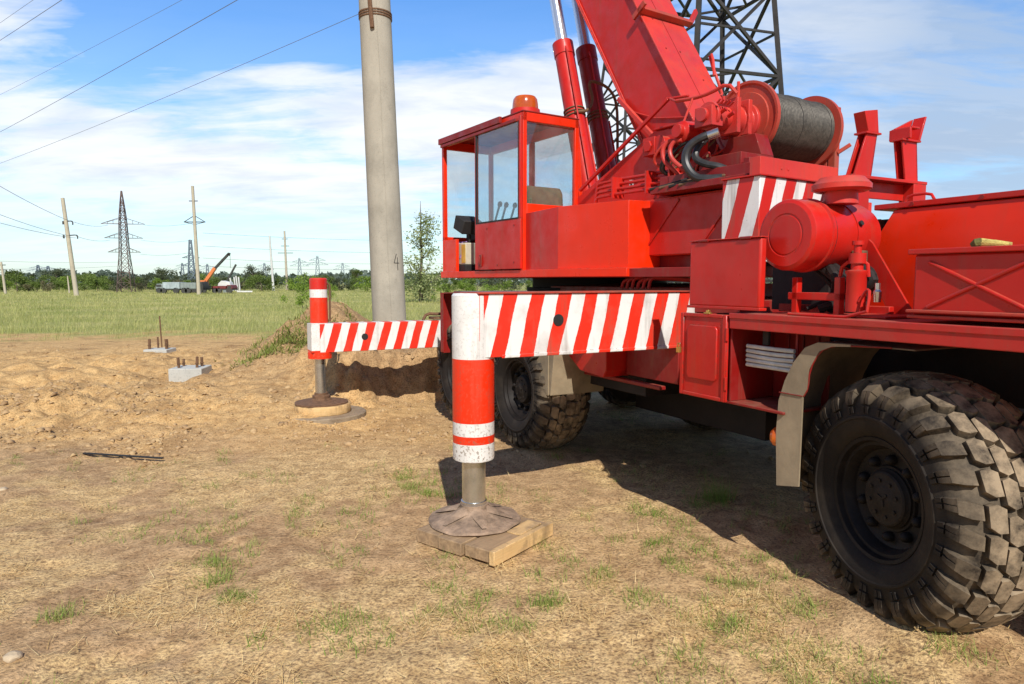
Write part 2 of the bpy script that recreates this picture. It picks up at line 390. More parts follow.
def empty(name, frame, loc, label, cat, group=None):
    o = bpy.data.objects.new(name, None); COL.objects.link(o); o.empty_display_size = .2
    m = frame @ Matrix.Translation(loc); o.matrix_local = m; WM[o.name] = m.copy()
    return tag(o, label, cat, group)
def copy_tree(o, parent=None):
    c = o.copy(); COL.objects.link(c)
    if parent: c.parent = parent
    for ch in list(o.children): copy_tree(ch, c)
    return c

# ------------------------------------------------------------------ ground
def height(x, y):
    x = np.asarray(x, float); y = np.asarray(y, float)
    h = (fbm(x * .8, y * .8, 4, 1) - .5) * .05
    h = h + (fbm(x * 4, y * 4, 3, 5) - .5) * .03 + (fbm(x * 1.7, y * 1.7, 3, 15) - .5) * .03
    fp = random.Random(2)
    for _ in range(46):          # shallow footprints and scrapes in the trampled soil
        D_ = 2.4 * (7.5 / 2.4) ** fp.random(); cx_, a_ = fp.uniform(-.75, .45) * D_, fp.uniform(0, 3.1); L_, W_ = fp.uniform(.10, .24), fp.uniform(.05, .09)
        p_ = (x - cx_) * math.cos(a_) + (y - D_) * math.sin(a_); q_ = -(x - cx_) * math.sin(a_) + (y - D_) * math.cos(a_)
        e_ = (p_ / L_) ** 2 + (q_ / W_) ** 2; h = h - fp.uniform(.010, .024) * np.exp(-e_) + .010 * np.exp(-(np.sqrt(e_) - 1.6) ** 2 * 4)
    n = fbm(x * .5, y * .5, 3, 21) - .5
    # low sandy bank on the left with crumbly soil
    s = sst(y, 6.3 + n * 1.6, 8.2 + n * 1.6) * sst(-x, .6 + n * 2, 2.6 + n * 2) * (1 - sst(y, 13, 19))
    rough = fbm(x * 2.2, y * 2.2, 5, 31)
    h = h + s * (.13 + (rough - .5) * .20 * (.6 + .8 * sst(-x, 3.2, 5.5)) + (np.abs(fbm(x * 3.1, y * 3.1, 5, 37) - .5) * .17 - .025) * (.4 + .7 * sst(-x, 3, 5)))
    lump = np.abs(fbm(x * 1.5, y * 1.5, 4, 57) - .5) * 2
    lm_ = np.exp(-(((x + 4.9) / 1.9) ** 2 + ((y - 8.0) / 1.25) ** 2)) + .6 * np.exp(-(((x + 8.5) / 2.2) ** 2 + ((y - 10.5) / 1.6) ** 2))
    h = h + lm_ * (.10 + (lump - .35) * .30 + (fbm(x * 7, y * 7, 4, 58) - .5) * .12)
    # spoil heap beside the pole and the low bank under the far beam
    r2 = fbm(x * 1.8, y * 1.8, 5, 41) - .5
    h = h + 1.02 * np.exp(-(((x + 3.55) / .95) ** 2 + ((y - 13.2) / 2.3) ** 2)) * (1 + r2 * .5)
    tx_, ty_ = .888 * x + .46 * y, -.46 * x + .888 * y
    w_ = ty_ + r2 * .9 + (fbm(x * 6, y * 6, 3, 43) - .5) * .35
    h = h + .60 * sst(w_, 8.42, 8.95) * (1 - sst(ty_, 9.6, 12.2)) * sst(tx_ + r2 * .8, 1.75, 2.4) * (1 - sst(tx_, 4.6, 6)) * (1 + r2 * .9)
    for fx_, fy_ in ((-5.25, 11.0), (-7.85, 14.9)): h = h - .17 * np.exp(-(((x - fx_) / .95) ** 2 + ((y - fy_) / .55) ** 2))
    h = h + .20 * np.exp(-(((x + 2.9) / .8) ** 2 + ((y - 10.6) / 1.0) ** 2)) * (1 + r2 * 1.5)
    h = h - .05 * np.exp(-(((x + 1.6) / .45) ** 2 + ((y - 7.3) / .18) ** 2))
    # keep it level below the wheels and pads
    h = h * np.clip(.25 + np.hypot(x + .1, y - 4.2) / 2.0, 0, 1)
    h = h + (.11 + r2 * .06) * np.exp(-(((tx_ - 3.12) / .42) ** 2 + ((ty_ - 1.85) / .5) ** 2)) + (.05 + r2 * .04) * np.exp(-(((tx_ - 3.15) / .4) ** 2 + ((ty_ - 5.5) / .5) ** 2))
    far = sst(y, 20, 60); h = h * (1 - far * .7)
    return h
def axis_(lo, hi, step, far, g=1.16):
    a = list(np.arange(lo, hi + 1e-6, step)); s = step
    while a[-1] < far[1]: s *= g; a.append(a[-1] + s)
    s = step
    while a[0] > far[0]: s *= g; a.insert(0, a[0] - s)
    return np.array(a)
X = axis_(-7.0, 5.0, .042, (-2500, 2500)); Y = axis_(1.7, 13.0, .042, (-1500, 3500), 1.13)
gxv, gyv = np.meshgrid(X, Y); nx, ny = len(X), len(Y)
gh = height(gxv, gyv)
def masks(x, y):
    n = fbm(x * .5, y * .5, 3, 21) - .5; n2 = fbm(x * 1.7, y * 1.7, 4, 51) - .5
    sand = sst(y + n2 * .9, 6.1 + n * 1.6, 7.2 + n * 1.6) * sst(-x + n2, -.4 + n * 2, 1.2 + n * 2)
    edge = np.where(x < -5, 18.6 - .12 * (x + 5) * 0 + n * 3, 15.5 + n * 3)
    grass = sst(y + n2 * 8, edge, edge + 3.2)
    tx_, ty_ = .888 * x + .46 * y, -.46 * x + .888 * y
    bank = sst(ty_, 8.2, 8.8) * sst(tx_, 1.7, 2.4) * (1 - sst(ty_, 11, 13))
    heap = np.clip(bank + np.exp(-(((x + 3.4) / 1.6) ** 2 + ((y - 13) / 3.0) ** 2)) * 1.6, 0, 1)
    grass = grass * (1 - heap * (y < 17))
    dry = sst(fbm(x * .75, y * .75, 4, 61) + (fbm(x * 4, y * 4, 3, 71) - .5) * .55, .49, .60) * (1 - sand) * (1 - grass)
    # trampled straw to the right of the jack
    dry = np.clip(dry + .4 * np.exp(-(((x - .7) / 1.0) ** 2 + ((y - 3.4) / 1.5) ** 2)) * (1 - sand), 0, 1)
    return sand, grass, heap, dry
sand, grass, heap, dry = masks(gxv, gyv)
me = bpy.data.meshes.new('ground')
vs = np.stack([gxv, gyv, gh], -1).reshape(-1, 3)
idx = np.arange(nx * ny).reshape(ny, nx)
q = np.stack([idx[:-1, :-1], idx[:-1, 1:], idx[1:, 1:], idx[1:, :-1]], -1).reshape(-1, 4)
me.vertices.add(len(vs)); me.vertices.foreach_set('co', vs.ravel())
me.loops.add(q.size); me.loops.foreach_set('vertex_index', q.ravel())
me.polygons.add(len(q)); me.polygons.foreach_set('loop_start', np.arange(0, q.size, 4)); me.polygons.foreach_set('loop_total', np.full(len(q), 4))
me.polygons.foreach_set('use_smooth', np.ones(len(q), bool)); me.update()
ca = me.color_attributes.new('zones', 'FLOAT_COLOR', 'POINT')
ca.data.foreach_set('color', np.stack([sand, grass, heap, dry], -1).reshape(-1, 4).ravel())
go = bpy.data.objects.new('ground', me); COL.objects.link(go); go['kind'] = 'structure'
m, nt, b = mat('field_soil')
at = node(nt, 'ShaderNodeAttribute', attribute_name='zones'); sp = node(nt, 'ShaderNodeSeparateColor'); link(nt, at.outputs['Color'], sp.inputs[0])
n1 = noise(nt, 1.3, 7, .65); n2 = noise(nt, 9, 6, .7); n3 = noise(nt, 60, 4, .65); n4 = noise(nt, .25, 5, .6)
soil = mixc(nt, ramp(nt, n1, [(.32, 0.), (.68, 1.)]), (.30, .175, .085), (.58, .375, .19))
soil = mixc(nt, ramp(nt, n2, [(.42, 0.), (.66, .75)]), soil, (.74, .50, .265))
straw = mixc(nt, ramp(nt, n2, [(.35, 0.), (.65, 1.)]), (.56, .37, .16), (.90, .66, .31))
dm = node(nt, 'ShaderNodeMath', operation='MULTIPLY'); link(nt, at.outputs['Alpha'], dm.inputs[0]); link(nt, ramp(nt, n3, [(.42, .15), (.62, .85)]), dm.inputs[1])
c = mixc(nt, dm.outputs[0], soil, straw)
sandc = mixc(nt, ramp(nt, n2, [(.34, 0.), (.62, 1.)]), (.50, .295, .12), (.76, .50, .225))
sandc = mixc(nt, ramp(nt, n1, [(.50, 0.), (.66, .7)]), sandc, (.30, .17, .075))
c = mixc(nt, sp.outputs[0], c, sandc)
heapc = mixc(nt, ramp(nt, n2, [(.35, 0.), (.65, 1.)]), (.34, .205, .10), (.56, .37, .19))
c = mixc(nt, sp.outputs[2], c, heapc)
gr = mixc(nt, ramp(nt, n4, [(.35, 0.), (.65, 1.)]), (.28, .31, .085), (.46, .43, .17))
c = mixc(nt, sp.outputs[1], c, gr)
dk = ramp(nt, n3, [(.34, .34), (.52, 1.0)])
mu = node(nt, 'ShaderNodeMix', data_type='RGBA', blend_type='MULTIPLY'); mu.inputs[0].default_value = .8
link(nt, c, mu.inputs[6]); link(nt, dk, mu.inputs[7]); link(nt, mu.outputs[2], b.inputs['Base Color'])
b.inputs['Roughness'].default_value = .95; b.inputs['Specular IOR Level'].default_value = .15
add = node(nt, 'ShaderNodeMath', operation='ADD'); link(nt, n2, add.inputs[0])
m3 = node(nt, 'ShaderNodeMath', operation='MULTIPLY'); m3.inputs[1].default_value = .5; link(nt, n3, m3.inputs[0]); link(nt, m3.outputs[0], add.inputs[1])
bump(nt, b, add.outputs[0], .75, .035)
me.materials.append(m)
def hz(x, y): return float(height(np.array([x]), np.array([y]))[0])

def raw(name, verts, faces4, material, label, cat, kind='stuff', tri=False):
    k = 3 if tri else 4
    me = bpy.data.meshes.new(name); me.vertices.add(len(verts)); me.vertices.foreach_set('co', np.asarray(verts, float).ravel())
    f = np.asarray(faces4, int); me.loops.add(f.size); me.loops.foreach_set('vertex_index', f.ravel())
    me.polygons.add(len(f)); me.polygons.foreach_set('loop_start', np.arange(0, f.size, k)); me.polygons.foreach_set('loop_total', np.full(len(f), k))
    me.update(); me.materials.append(material)
    o = bpy.data.objects.new(name, me); COL.objects.link(o); return tag(o, label, cat, None, kind)

def blades(x, y, z, L, w, az, lean, curl, seg=2):
    """tapering bent ribbons; returns verts (n,2*(seg+1),3) and quads"""
    n = len(x); ts = np.linspace(0, 1, seg + 1)
    V = np.zeros((n, 2 * (seg + 1), 3)); dx, dy = np.cos(az), np.sin(az)
    for i, t in enumerate(ts):
        th = lean + curl * t; r = L * t * np.sin(th); hh = L * t * np.cos(th)
        ww = w * (1 - t * .85) / 2
        for sgn, j in ((-1, 0), (1, 1)):
            V[:, 2 * i + j, 0] = x + dx * r - dy * ww * sgn
            V[:, 2 * i + j, 1] = y + dy * r + dx * ww * sgn
            V[:, 2 * i + j, 2] = z + hh
    b0 = (np.arange(n) * 2 * (seg + 1))[:, None, None]
    qd = np.array([[2 * i, 2 * i + 1, 2 * i + 3, 2 * i + 2] for i in range(seg)])[None]
    return V.reshape(-1, 3), (b0 + qd).reshape(-1, 4)

# dry straw lying on the trampled ground
def sample(n, d0, d1, u0=-.85, u1=.85):
    D = d0 * (d1 / d0) ** rng.random(n); return rng.uniform(u0, u1, n) * D, D
x, y = sample(120000, 2.0, 12.0)
_, _, _, dr = masks(x, y); keep = rng.random(len(x)) < np.clip(dr * .85 + .04, 0, 1) * np.clip(fbm(x * 2.6, y * 2.6, 4, 81) * 4.6 - 2.15, .02, 1)
sd = masks(x, y)[0]; keep &= rng.random(len(x)) > sd * .97
x, y = x[keep], y[keep]; n = len(x)
V, Q = blades(x, y, height(x, y) + rng.uniform(.002, .022, n), rng.uniform(.03, .13, n), rng.uniform(.0016, .0038, n), rng.uniform(0, 2 * PI, n), rng.uniform(1.35, 1.62, n), rng.uniform(-.25, .3, n))
raw('dry_straw', V, Q, M['straw'], 'flattened pale dry straw strewn over the trampled brown soil', 'straw')
# green tufts in the trampled soil
tx, ty = sample(3200, 2.2, 11, -.8, .8)
tm = fbm(tx * .9, ty * .9, 3, 91); k = (tm > .47) & (fbm(tx * 3, ty * 3, 2, 92) > .50) & (masks(tx, ty)[0] < .4); tx, ty = tx[k], ty[k]
spots = [(722, 505, 26), (660, 520, 10), (705, 512, 10), (545, 612, 14), (600, 585, 12), (410, 492, 16), (420, 498, 14), (400, 480, 10), (205, 590, 16), (220, 612, 16), (200, 575, 14), (660, 550, 10), (690, 575, 12), (735, 640, 14), (820, 625, 12), (750, 600, 10), (640, 610, 12), (40, 630, 14), (440, 500, 10), (330, 640, 10), (975, 680, 10)]
ex = []
for px, py, nn in spots:
    D = EYE * F / (py - HZ)
    for _ in range(nn): ex.append((gx(px, D) + rng.normal(0, .05), D + rng.normal(0, .05)))
ex = np.array(ex); tx = np.concatenate([tx, ex[:, 0]]); ty = np.concatenate([ty, ex[:, 1]])
nb = 15; x = np.repeat(tx, nb) + rng.normal(0, .03, len(tx) * nb); y = np.repeat(ty, nb) + rng.normal(0, .03, len(tx) * nb); n = len(x)
V, Q = blades(x, y, height(x, y) - .005, rng.uniform(.02, .085, n), rng.uniform(.0022, .0048, n), rng.uniform(0, 2 * PI, n), rng.uniform(.1, .9, n), rng.uniform(0, .8, n))
bx_, by_ = gx(722, 4.86), 4.86; n2_ = 140
V2, Q2 = blades(bx_ + rng.normal(0, .05, n2_), by_ + rng.normal(0, .05, n2_), np.zeros(n2_), rng.uniform(.10, .26, n2_), rng.uniform(.003, .006, n2_), rng.uniform(0, 2 * PI, n2_), rng.uniform(.05, .5, n2_), rng.uniform(.1, .8, n2_))
raw('grass_tufts', np.concatenate([V, V2]), np.concatenate([Q, Q2 + len(V)]), M['grass_tuft'], 'scattered green and yellowing grass tufts in the bare soil', 'grass')
# the open field beyond the dirt
D = 15.0 * (130 / 15.0) ** (rng.random(300000) ** .85); x = rng.uniform(-.86, .86, len(D)) * D; y = D
gm = masks(x, y)[1]; k = rng.random(len(x)) < gm; k &= ~((x > 1.5) & (y < 11)); x, y = x[k], y[k]; n = len(x)
sz = np.clip(y / 22, .8, 5)
V, Q = blades(x, y, height(x, y) - .02, rng.uniform(.08, .27, n) * np.clip(.75 + fbm(x * .25, y * .25, 3, 95), .6, 1.5), .008 * sz * rng.uniform(.6, 1.3, n), rng.uniform(0, 2 * PI, n), rng.uniform(.02, .5, n), rng.uniform(.1, .7, n))
raw('field_grass', V, Q, M['grass_field'], 'tall yellow green grass covering the open field beyond the dirt', 'grass')
# weeds on the spoil heap
wx = np.concatenate([rng.normal(-3.25, .5, 190), rng.normal(-2.6, .6, 150), rng.normal(-3.9, .25, 40), rng.normal(-2.9, .8, 90)])
wy = np.concatenate([rng.normal(11.3, .35, 190), rng.normal(10.9, .3, 150), rng.normal(11.0, .4, 40), rng.normal(12.2, .6, 90)])
n = len(wx) * 9; x = np.repeat(wx, 9) + rng.normal(0, .06, n); y = np.repeat(wy, 9) + rng.normal(0, .06, n)
V, Q = blades(x, y, height(x, y) - .01 + rng.uniform(0, .06, n), rng.uniform(.05, .16, n), rng.uniform(.010, .026, n), rng.uniform(0, 2 * PI, n), rng.uniform(.2, 1.2, n), rng.uniform(0, .6, n))
raw('heap_weeds', V, Q, M['weed'], 'low leafy weeds growing on the side of the spoil heap', 'weeds')
# clods and crumbs
def clods(n, d0, d1, rmin, rmax, maskf):
    x, y = sample(n, d0, d1); k = rng.random(n) < maskf(x, y); x, y = x[k], y[k]; n = len(x)
    r = rmin * (rmax / rmin) ** (rng.random(n) ** 5.0)
    ico = np.array([(0, 0, 1), (.9, 0, .3), (.28, .85, .3), (-.73, .53, .3), (-.73, -.53, .3), (.28, -.85, .3), (.73, .53, -.4), (-.28, .85, -.4), (-.9, 0, -.4), (-.28, -.85, -.4), (.73, -.53, -.4), (0, 0, -1)])
    fc = np.array([(0, 1, 2), (0, 2, 3), (0, 3, 4), (0, 4, 5), (0, 5, 1), (1, 6, 2), (2, 7, 3), (3, 8, 4), (4, 9, 5), (5, 10, 1), (6, 7, 2), (7, 8, 3), (8, 9, 4), (9, 10, 5), (10, 6, 1)])
    P = ico[None] * r[:, None, None] * rng.uniform(.35, 1.3, (n, 12, 1)) * np.concatenate([rng.uniform(.6, 1.3, (n, 1, 2)), np.full((n, 1, 1), .62)], 2)
    P[:, :, 0] += x[:, None]; P[:, :, 1] += y[:, None]; P[:, :, 2] += (height(x, y) + r * .2)[:, None]
    return P.reshape(-1, 3), ((np.arange(n) * 12)[:, None, None] + fc[None]).reshape(-1, 3)
V, Q = clods(90000, 5.6, 16, .004, .042, lambda x, y: np.clip(masks(x, y)[0] * .9 + masks(x, y)[2] * .9 + .03, 0, 1) * np.clip(fbm(x * 1.5, y * 1.5, 3, 33) * 2.4 - .7, .02, 1))
V3, Q3 = clods(26000, 6.2, 12.5, .008, .055, lambda x, y: np.clip(1.3 * np.exp(-(((x + 4.9) / 2.0) ** 2 + ((y - 8.0) / 1.3) ** 2)) + .5 * np.exp(-(((x + 2.0) / 1.6) ** 2 + ((y - 9.6) / 1.2) ** 2)), 0, 1) * np.clip(fbm(x * 2, y * 2, 3, 34) * 3 - 1.0, .03, 1))
Q = np.concatenate([Q, Q3 + len(V)]); V = np.concatenate([V, V3])
V2, Q2 = clods(42000, 2.1, 7, .0015, .014, lambda x, y: .5 * np.clip(fbm(x * 1.5, y * 1.5, 3, 33) * 2.4 - .7, .02, 1))
V = np.concatenate([V, V2]); Q = np.concatenate([Q, Q2 + len(V) - len(V2)])
raw('soil_clods', V, Q, M['clod'], 'loose soil clods and crumbs scattered over the dug earth', 'soil', tri=True)

# ------------------------------------------------------------------ crane
CR = empty('mobile_crane', MT, (4.25, 4.5, 0), 'big red truck crane standing on striped outriggers with its boom raised', 'crane')
def part(mb, name, m, parent=None, frame=MT, bevel=.004, flat=False, label=None):
    o = mb.build(name, m, parent or CR, frame, bevel, flat)
    if label: o['label'] = label
    return o
# --- chassis
c = MB()
for xx in (3.72, 4.62): c.box(xx, xx + .12, -.9, 8.5, .98, 1.36)
for yy in (.3, 1.2, 3.2, 4.6, 6.9, 8.3): c.box(3.84, 4.62, yy, yy + .14, 1.02, 1.3)
for yy in (1.91, 5.57, 7.02):
    c.cyl((3.35, yy, .62), (5.2, yy, .62), .10); c.lathe((4.0, yy, .62), (1, 0, 0), [(0, .1), (.1, .22), (.25, .25), (.4, .22), (.5, .1)], 18)
c.box(3.3, 5.2, 3.6, 3.72, .86, 1.1); c.cyl((3.6, 2.6, .95), (3.6, 3.6, .95), .16); c.box(3.35, 3.7, 4.2, 5.0, .7, 1.05)
c.cyl((4.25, 2.0, .8), (4.25, 6.8, .7), .07)
c.box(3.4, 3.7, 5.1, 7.5, .78, .9); c.box(4.75, 5.1, 5.1, 7.5, .78, .9)
c.box(3.95, 4.6, 3.55, 5.1, .42, 1.02); c.box(3.95, 4.6, 2.3, 3.4, .55, 1.0); c.box(5.0, 5.5, 2.6, 4.9, .5, 1.35)  # mid and right-hand boxes added to block light and darken the underside
part(c, 'chassis_frame', M['chassis'])
# carrier top plate with the big gap below the cab
c = MB(); c.box(3.4, 5.1, 3.3, 8.2, 1.38, 1.47)
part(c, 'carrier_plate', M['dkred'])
c = MB(); c.prism([(3.55, 1.475), (3.55, 1.55), (3.9, 1.58), (4.7, 1.58), (4.9, 1.475)], 'y', 3.9, 6.05)
part(c, 'carrier_rail', M['dkred'])
c = MB(); c.lathe((4.25, 6.15, 1.473), (0, 0, 1), [(0, .78), (.06, .78), (.06, .72), (.16, .72)], 40)
part(c, 'turntable_ring', M['black'])
# --- decks
for sgn, nm in ((0, 'left'), (1, 'right')):
    a, b_ = (2.85, 3.62) if not sgn else (4.88, 5.65)
    d = MB(); d.box(a, b_, -1.2, 2.83, 1.385, 1.418)
    e = a if not sgn else b_
    d.box(e - .012 if not sgn else e - .018, e + .018 if not sgn else e + .012, -1.2, 2.83, 1.335, 1.421)
    d.box(e - .018 if not sgn else e + .010, e - .010 if not sgn else e + .018, -1.2, 2.83, 1.392, 1.423)
    part(d, 'deck', M['deck'])
# --- front hood housing
h = MB(); zt = 2.0
pf = lambda y: [(3.61, 1.42), (3.565, 1.752), (3.615, 1.99), (4.94, 1.99), (4.985, 1.752), (4.94, 1.42)]
va = [(x, -1.2, z) for x, z in pf(0)]; vb = [(x, 2.53 if z < 1.9 else 2.41, z) for x, z in pf(0)]
h.add(va + vb, [(i, (i + 1) % 6, (i + 1) % 6 + 6, i + 6) for i in range(6)] + [(5, 4, 3, 2, 1, 0), (6, 7, 8, 9, 10, 11)])
hood = part(h, 'engine_hood', M['vivid'], bevel=.006)
h = MB(); h.box(3.60, 4.955, -1.2, 2.52, 1.995, 2.025)
part(h, 'hood_top_flange', M['red'], hood)
h = MB(); h.tube([(3.66, 2.38, 2.03), (3.66, 2.36, 2.065), (3.66, 2.24, 2.065), (3.66, 2.22, 2.03)], .008, 8, 1)
part(h, 'grab_handle', M['red'], hood, bevel=0)
h = MB(); h.box(3.575, 3.58, -1.0, 2.50, 1.70, 1.71); h.box(3.70, 4.7, 2.45, 2.60, 1.72, 1.95)
part(h, 'hood_seam', M['black'], hood, bevel=0)
h = MB(); h.lathe((3.66, 2.52, 1.86), (0, 1, 0), [(0, .09), (.05, .09), (.1, .06)], 20)
part(h, 'exhaust_stub', M['rust'], hood, bevel=0)
# --- toolbox with stamped cross
t = MB(); t.box(2.96, 3.5, 1.345, 1.868, 1.452, 1.715)
tb = part(t, 'toolbox', M['red'], bevel=.01)
t = MB(); t.box(2.935, 3.52, 1.33, 1.885, 1.715, 1.738); part(t, 'toolbox_lid', M['red'], tb)
for za, zb in ((1.68, 1.487), (1.487, 1.68)):
    t = MB(); t.tube([(2.958, 1.80, za), (2.958, 1.41, zb)], .009 + .0005 * (za > 1.6), 10)
    part(t, 'stamped_rib', M['red'], tb, bevel=0)
t = MB(); t.box(2.94, 3.5, 1.335, 1.88, 1.438, 1.452); t.box(2.93, 2.96, 1.335, 1.88, 1.462, 1.476); part(t, 'toolbox_base_rail', M['flange'], tb)
# --- near storage cabinet, door and padlock
k = MB()
k.box(2.86, 3.55, 3.205, 3.22, .92, 1.40); k.box(3.20, 3.215, 2.46, 3.205, .92, 1.384); k.box(2.86, 3.55, 2.46, 3.205, .905, .92)
k.box(2.86, 3.20, 2.83, 2.845, .92, 1.384); k.box(2.95, 2.965, 2.46, 2.475, .92, 1.33)
for yy in (2.52, 2.62, 2.72): k.box(3.19, 3.20, yy, yy + .02, .93, 1.37)
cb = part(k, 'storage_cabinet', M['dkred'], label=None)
k = MB(); k.box(2.838, 2.855, 2.845, 3.222, .912, 1.41)
k.box(2.828, 2.838, 2.845, 2.875, .912, 1.41); k.box(2.828, 2.838, 3.195, 3.222, .912, 1.41); k.box(2.828, 2.838, 2.875, 3.195, .912, .935); k.box(2.828, 2.838, 2.875, 3.195, 1.388, 1.41)
k.prism([(2.915, 1.04), (2.93, 1.02), (3.14, 1.02), (3.16, 1.04), (3.16, 1.32), (3.14, 1.34), (2.93, 1.34), (2.915, 1.32)], 'x', 2.826, 2.84)
part(k, 'cabinet_door', M['red'], cb, bevel=.008)
k = MB(); k.box(2.808, 2.826, 3.205, 3.235, 1.165, 1.20); k.tube([(2.817, 3.21, 1.20), (2.817, 3.21, 1.222), (2.817, 3.23, 1.222), (2.817, 3.23, 1.20)], .004, 6, 1)
part(k, 'padlock', M['brass'], cb, bevel=.003)
k = MB(); k.box(2.83, 2.85, 2.99, 3.01, 1.405, 1.432); k.box(2.826, 2.85, 2.975, 3.025, 1.41, 1.418); part(k, 'door_latch', M['brass'], cb, bevel=.003)
# --- control box on the deck
k = MB(); k.box(2.852, 2.90, 2.635, 3.18, 1.452, 1.832); kb = part(k, 'equipment_box', M['red'], bevel=.012)
k = MB(); k.box(2.845, 2.90, 2.625, 3.19, 1.44, 1.456); part(k, 'box_rim', M['red'], kb, bevel=.003); k = MB(); k.box(2.845, 2.905, 2.628, 3.188, 1.832, 1.838); part(k, 'box_rim', M['red'], kb, bevel=.003)
k = MB()
for yy in (2.56, 2.30): k.box(3.05, 3.09, yy, yy + .035, 1.42, 1.62)
k.box(3.05, 3.09, 2.30, 2.62, 1.50, 1.54); k.bar((3.35, 2.62, 1.42), (3.45, 2.35, 1.66), .05, .03); k.box(3.3, 3.34, 2.2, 2.9, 1.42, 1.47)
k.box(3.05, 3.4, 2.05, 2.62, 1.42, 1.432)
part(k, 'filter_stand', M['red'])
k = MB()
for i in range(7):
    a = random.uniform(2.3, 2.75); xx = random.uniform(3.12, 3.5)
    k.tube([(xx, a, 1.45), (xx + .1, a + random.uniform(-.2, .2), 1.52), (xx + random.uniform(-.1, .1), a - .1, 1.62), (xx + .1, a + .15, 1.72)], random.choice((.012, .018, .024)), 8, 2)
k.box(3.3, 3.56, 2.56, 2.95, 1.43, 1.75)
part(k, 'engine_hoses', M['chassis'], bevel=0)
# --- air cleaner drum
A = Vector((2.95, 2.565, 1.842)); 
d = MB(); d.lathe(A, (1, 0, 0), [(0, 0), (.0, .100), (.003, .104), (.003, .110), (0, .114), (.0, .165), (.012, .183), (.022, .187), (.13, .187), (.135, .196), (.155, .196), (.16, .187), (.26, .187), (.262, .184), (.50, .184), (.54, .172), (.56, .14), (.56, 0)], 48)
af = part(d, 'air_cleaner', M['red'], bevel=0)
d = MB(); d.lathe((3.20, 2.43, 2.0), (0, 0, 1), [(0, .085), (.065, .08), (.065, .125), (.075, .145), (.10, .145), (.125, .118), (.135, .11), (.135, 0)], 44)
part(d, 'intake_cap', M['pink'], af, bevel=0)
d = MB(); d.lathe(A + Vector((.33, 0, 0)), (1, 0, 0), [(0, .184), (0, .189), (.07, .189), (.07, .184)], 40); d.prism([(2.45, 1.88), (2.36, 1.80), (2.11, 1.42), (2.24, 1.42), (2.38, 1.66)], 'x', 3.37, 3.385)
part(d, 'strap_bracket', M['red'], af, bevel=0)
d = MB(); d.lathe(A + Vector((.158, 0, 0)), (1, 0, 0), [(0, .1875), (.006, .1885), (.012, .1875)], 40, None, False); part(d, 'drum_seam', M['black'], af, bevel=0)
d = MB(); d.box(3.26, 3.34, 2.36, 2.40, 1.70, 1.76); part(d, 'band_clamp', M['rust'], af, bevel=.004)
d = MB(); d.cyl((3.30, 2.385, 1.90), (3.30, 2.372, 1.905), .014, None, 14); part(d, 'strap_hole', M['black'], af, bevel=0)
d = MB(); d.tube([(3.07, 2.32, 1.45), (3.07, 2.32, 1.66), (3.07, 2.27, 1.70), (3.07, 2.17, 1.70), (3.07, 2.16, 1.62)], .009, 8, 1)
d.tube([(2.98, 2.55, 1.425), (2.98, 2.1, 1.425), (3.0, 2.10, 1.55), (3.02, 2.13, 1.56), (3.02, 2.17, 1.50)], .008, 8, 1)
part(d, 'filter_pipe', M['red'], bevel=0)
d = MB(); d.lathe((3.05, 2.21, 1.45), (0, 0, 1), [(0, .046), (.18, .046), (.19, .052), (.20, .052), (.205, .028), (.235, .028)], 24); fc = part(d, 'fluid_canister', M['red'], bevel=0)
d = MB(); d.lathe((3.05, 2.21, 1.685), (0, 0, 1), [(0, .04), (.05, .04), (.05, .018), (.09, .018), (.09, .028), (.11, .028)], 16); part(d, 'canister_cap', M['red'], fc, bevel=0)
d = MB(); d.lathe((3.04, 2.09, 1.50), (0, 0, 1), [(0, .016), (.05, .02), (.06, .012), (.09, .012)], 12); part(d, 'brass_fitting', M['rod'], fc, bevel=0)
# --- boom rest
f = MB(); Yb = 2.83
f.box(3.75, 4.50, Yb - .05, Yb + .05, 2.225, 2.245); f.box(3.75, 4.49, Yb + .02, Yb + .035, 2.12, 2.225); f.box(4.36, 4.49, Yb - .05, Yb + .05, 1.9, 2.225); f.box(3.80, 3.92, Yb - .05, Yb + .05, 1.9, 2.225)
fr = part(f, 'boom_rest', M['red'], bevel=.003)
for (xt0, xt1, xb0, xb1, zz) in ((3.90, 4.00, 3.80, 3.96, 2.50), (4.25, 4.40, 4.30, 4.43, 2.49)):
    f = MB()
    for yy in (Yb - .03, Yb + .02):
        f.add([(xb0, yy, 2.245), (xb1, yy, 2.245), (xt1, yy, zz), (xt0, yy, zz), (xb0, yy + .012, 2.245), (xb1, yy + .012, 2.245), (xt1, yy + .012, zz), (xt0, yy + .012, zz)], [(0, 1, 2, 3), (7, 6, 5, 4), (0, 4, 5, 1), (1, 5, 6, 2), (2, 6, 7, 3), (3, 7, 4, 0)])
    s = 1 if xt0 > 4.2 else -1
    xa, xbm = (xt1 - .012, xb1 - .012) if s > 0 else (xt1 - .012, xb1 - .012)
    f.add([(xbm, Yb - .03, 2.245), (xbm, Yb + .034, 2.245), (xa, Yb + .034, zz), (xa, Yb - .03, zz), (xbm + .012, Yb - .03, 2.245), (xbm + .012, Yb + .034, 2.245), (xa + .012, Yb + .034, zz), (xa + .012, Yb - .03, zz)], [(0, 1, 2, 3), (7, 6, 5, 4), (0, 4, 5, 1), (1, 5, 6, 2), (2, 6, 7, 3), (3, 7, 4, 0)])
    f.box(xt0 - .02, xt1 + .02, Yb - .045, Yb + .045, zz, zz + .012)
    part(f, 'rest_post', M['red'], fr, bevel=.002)
f = MB()
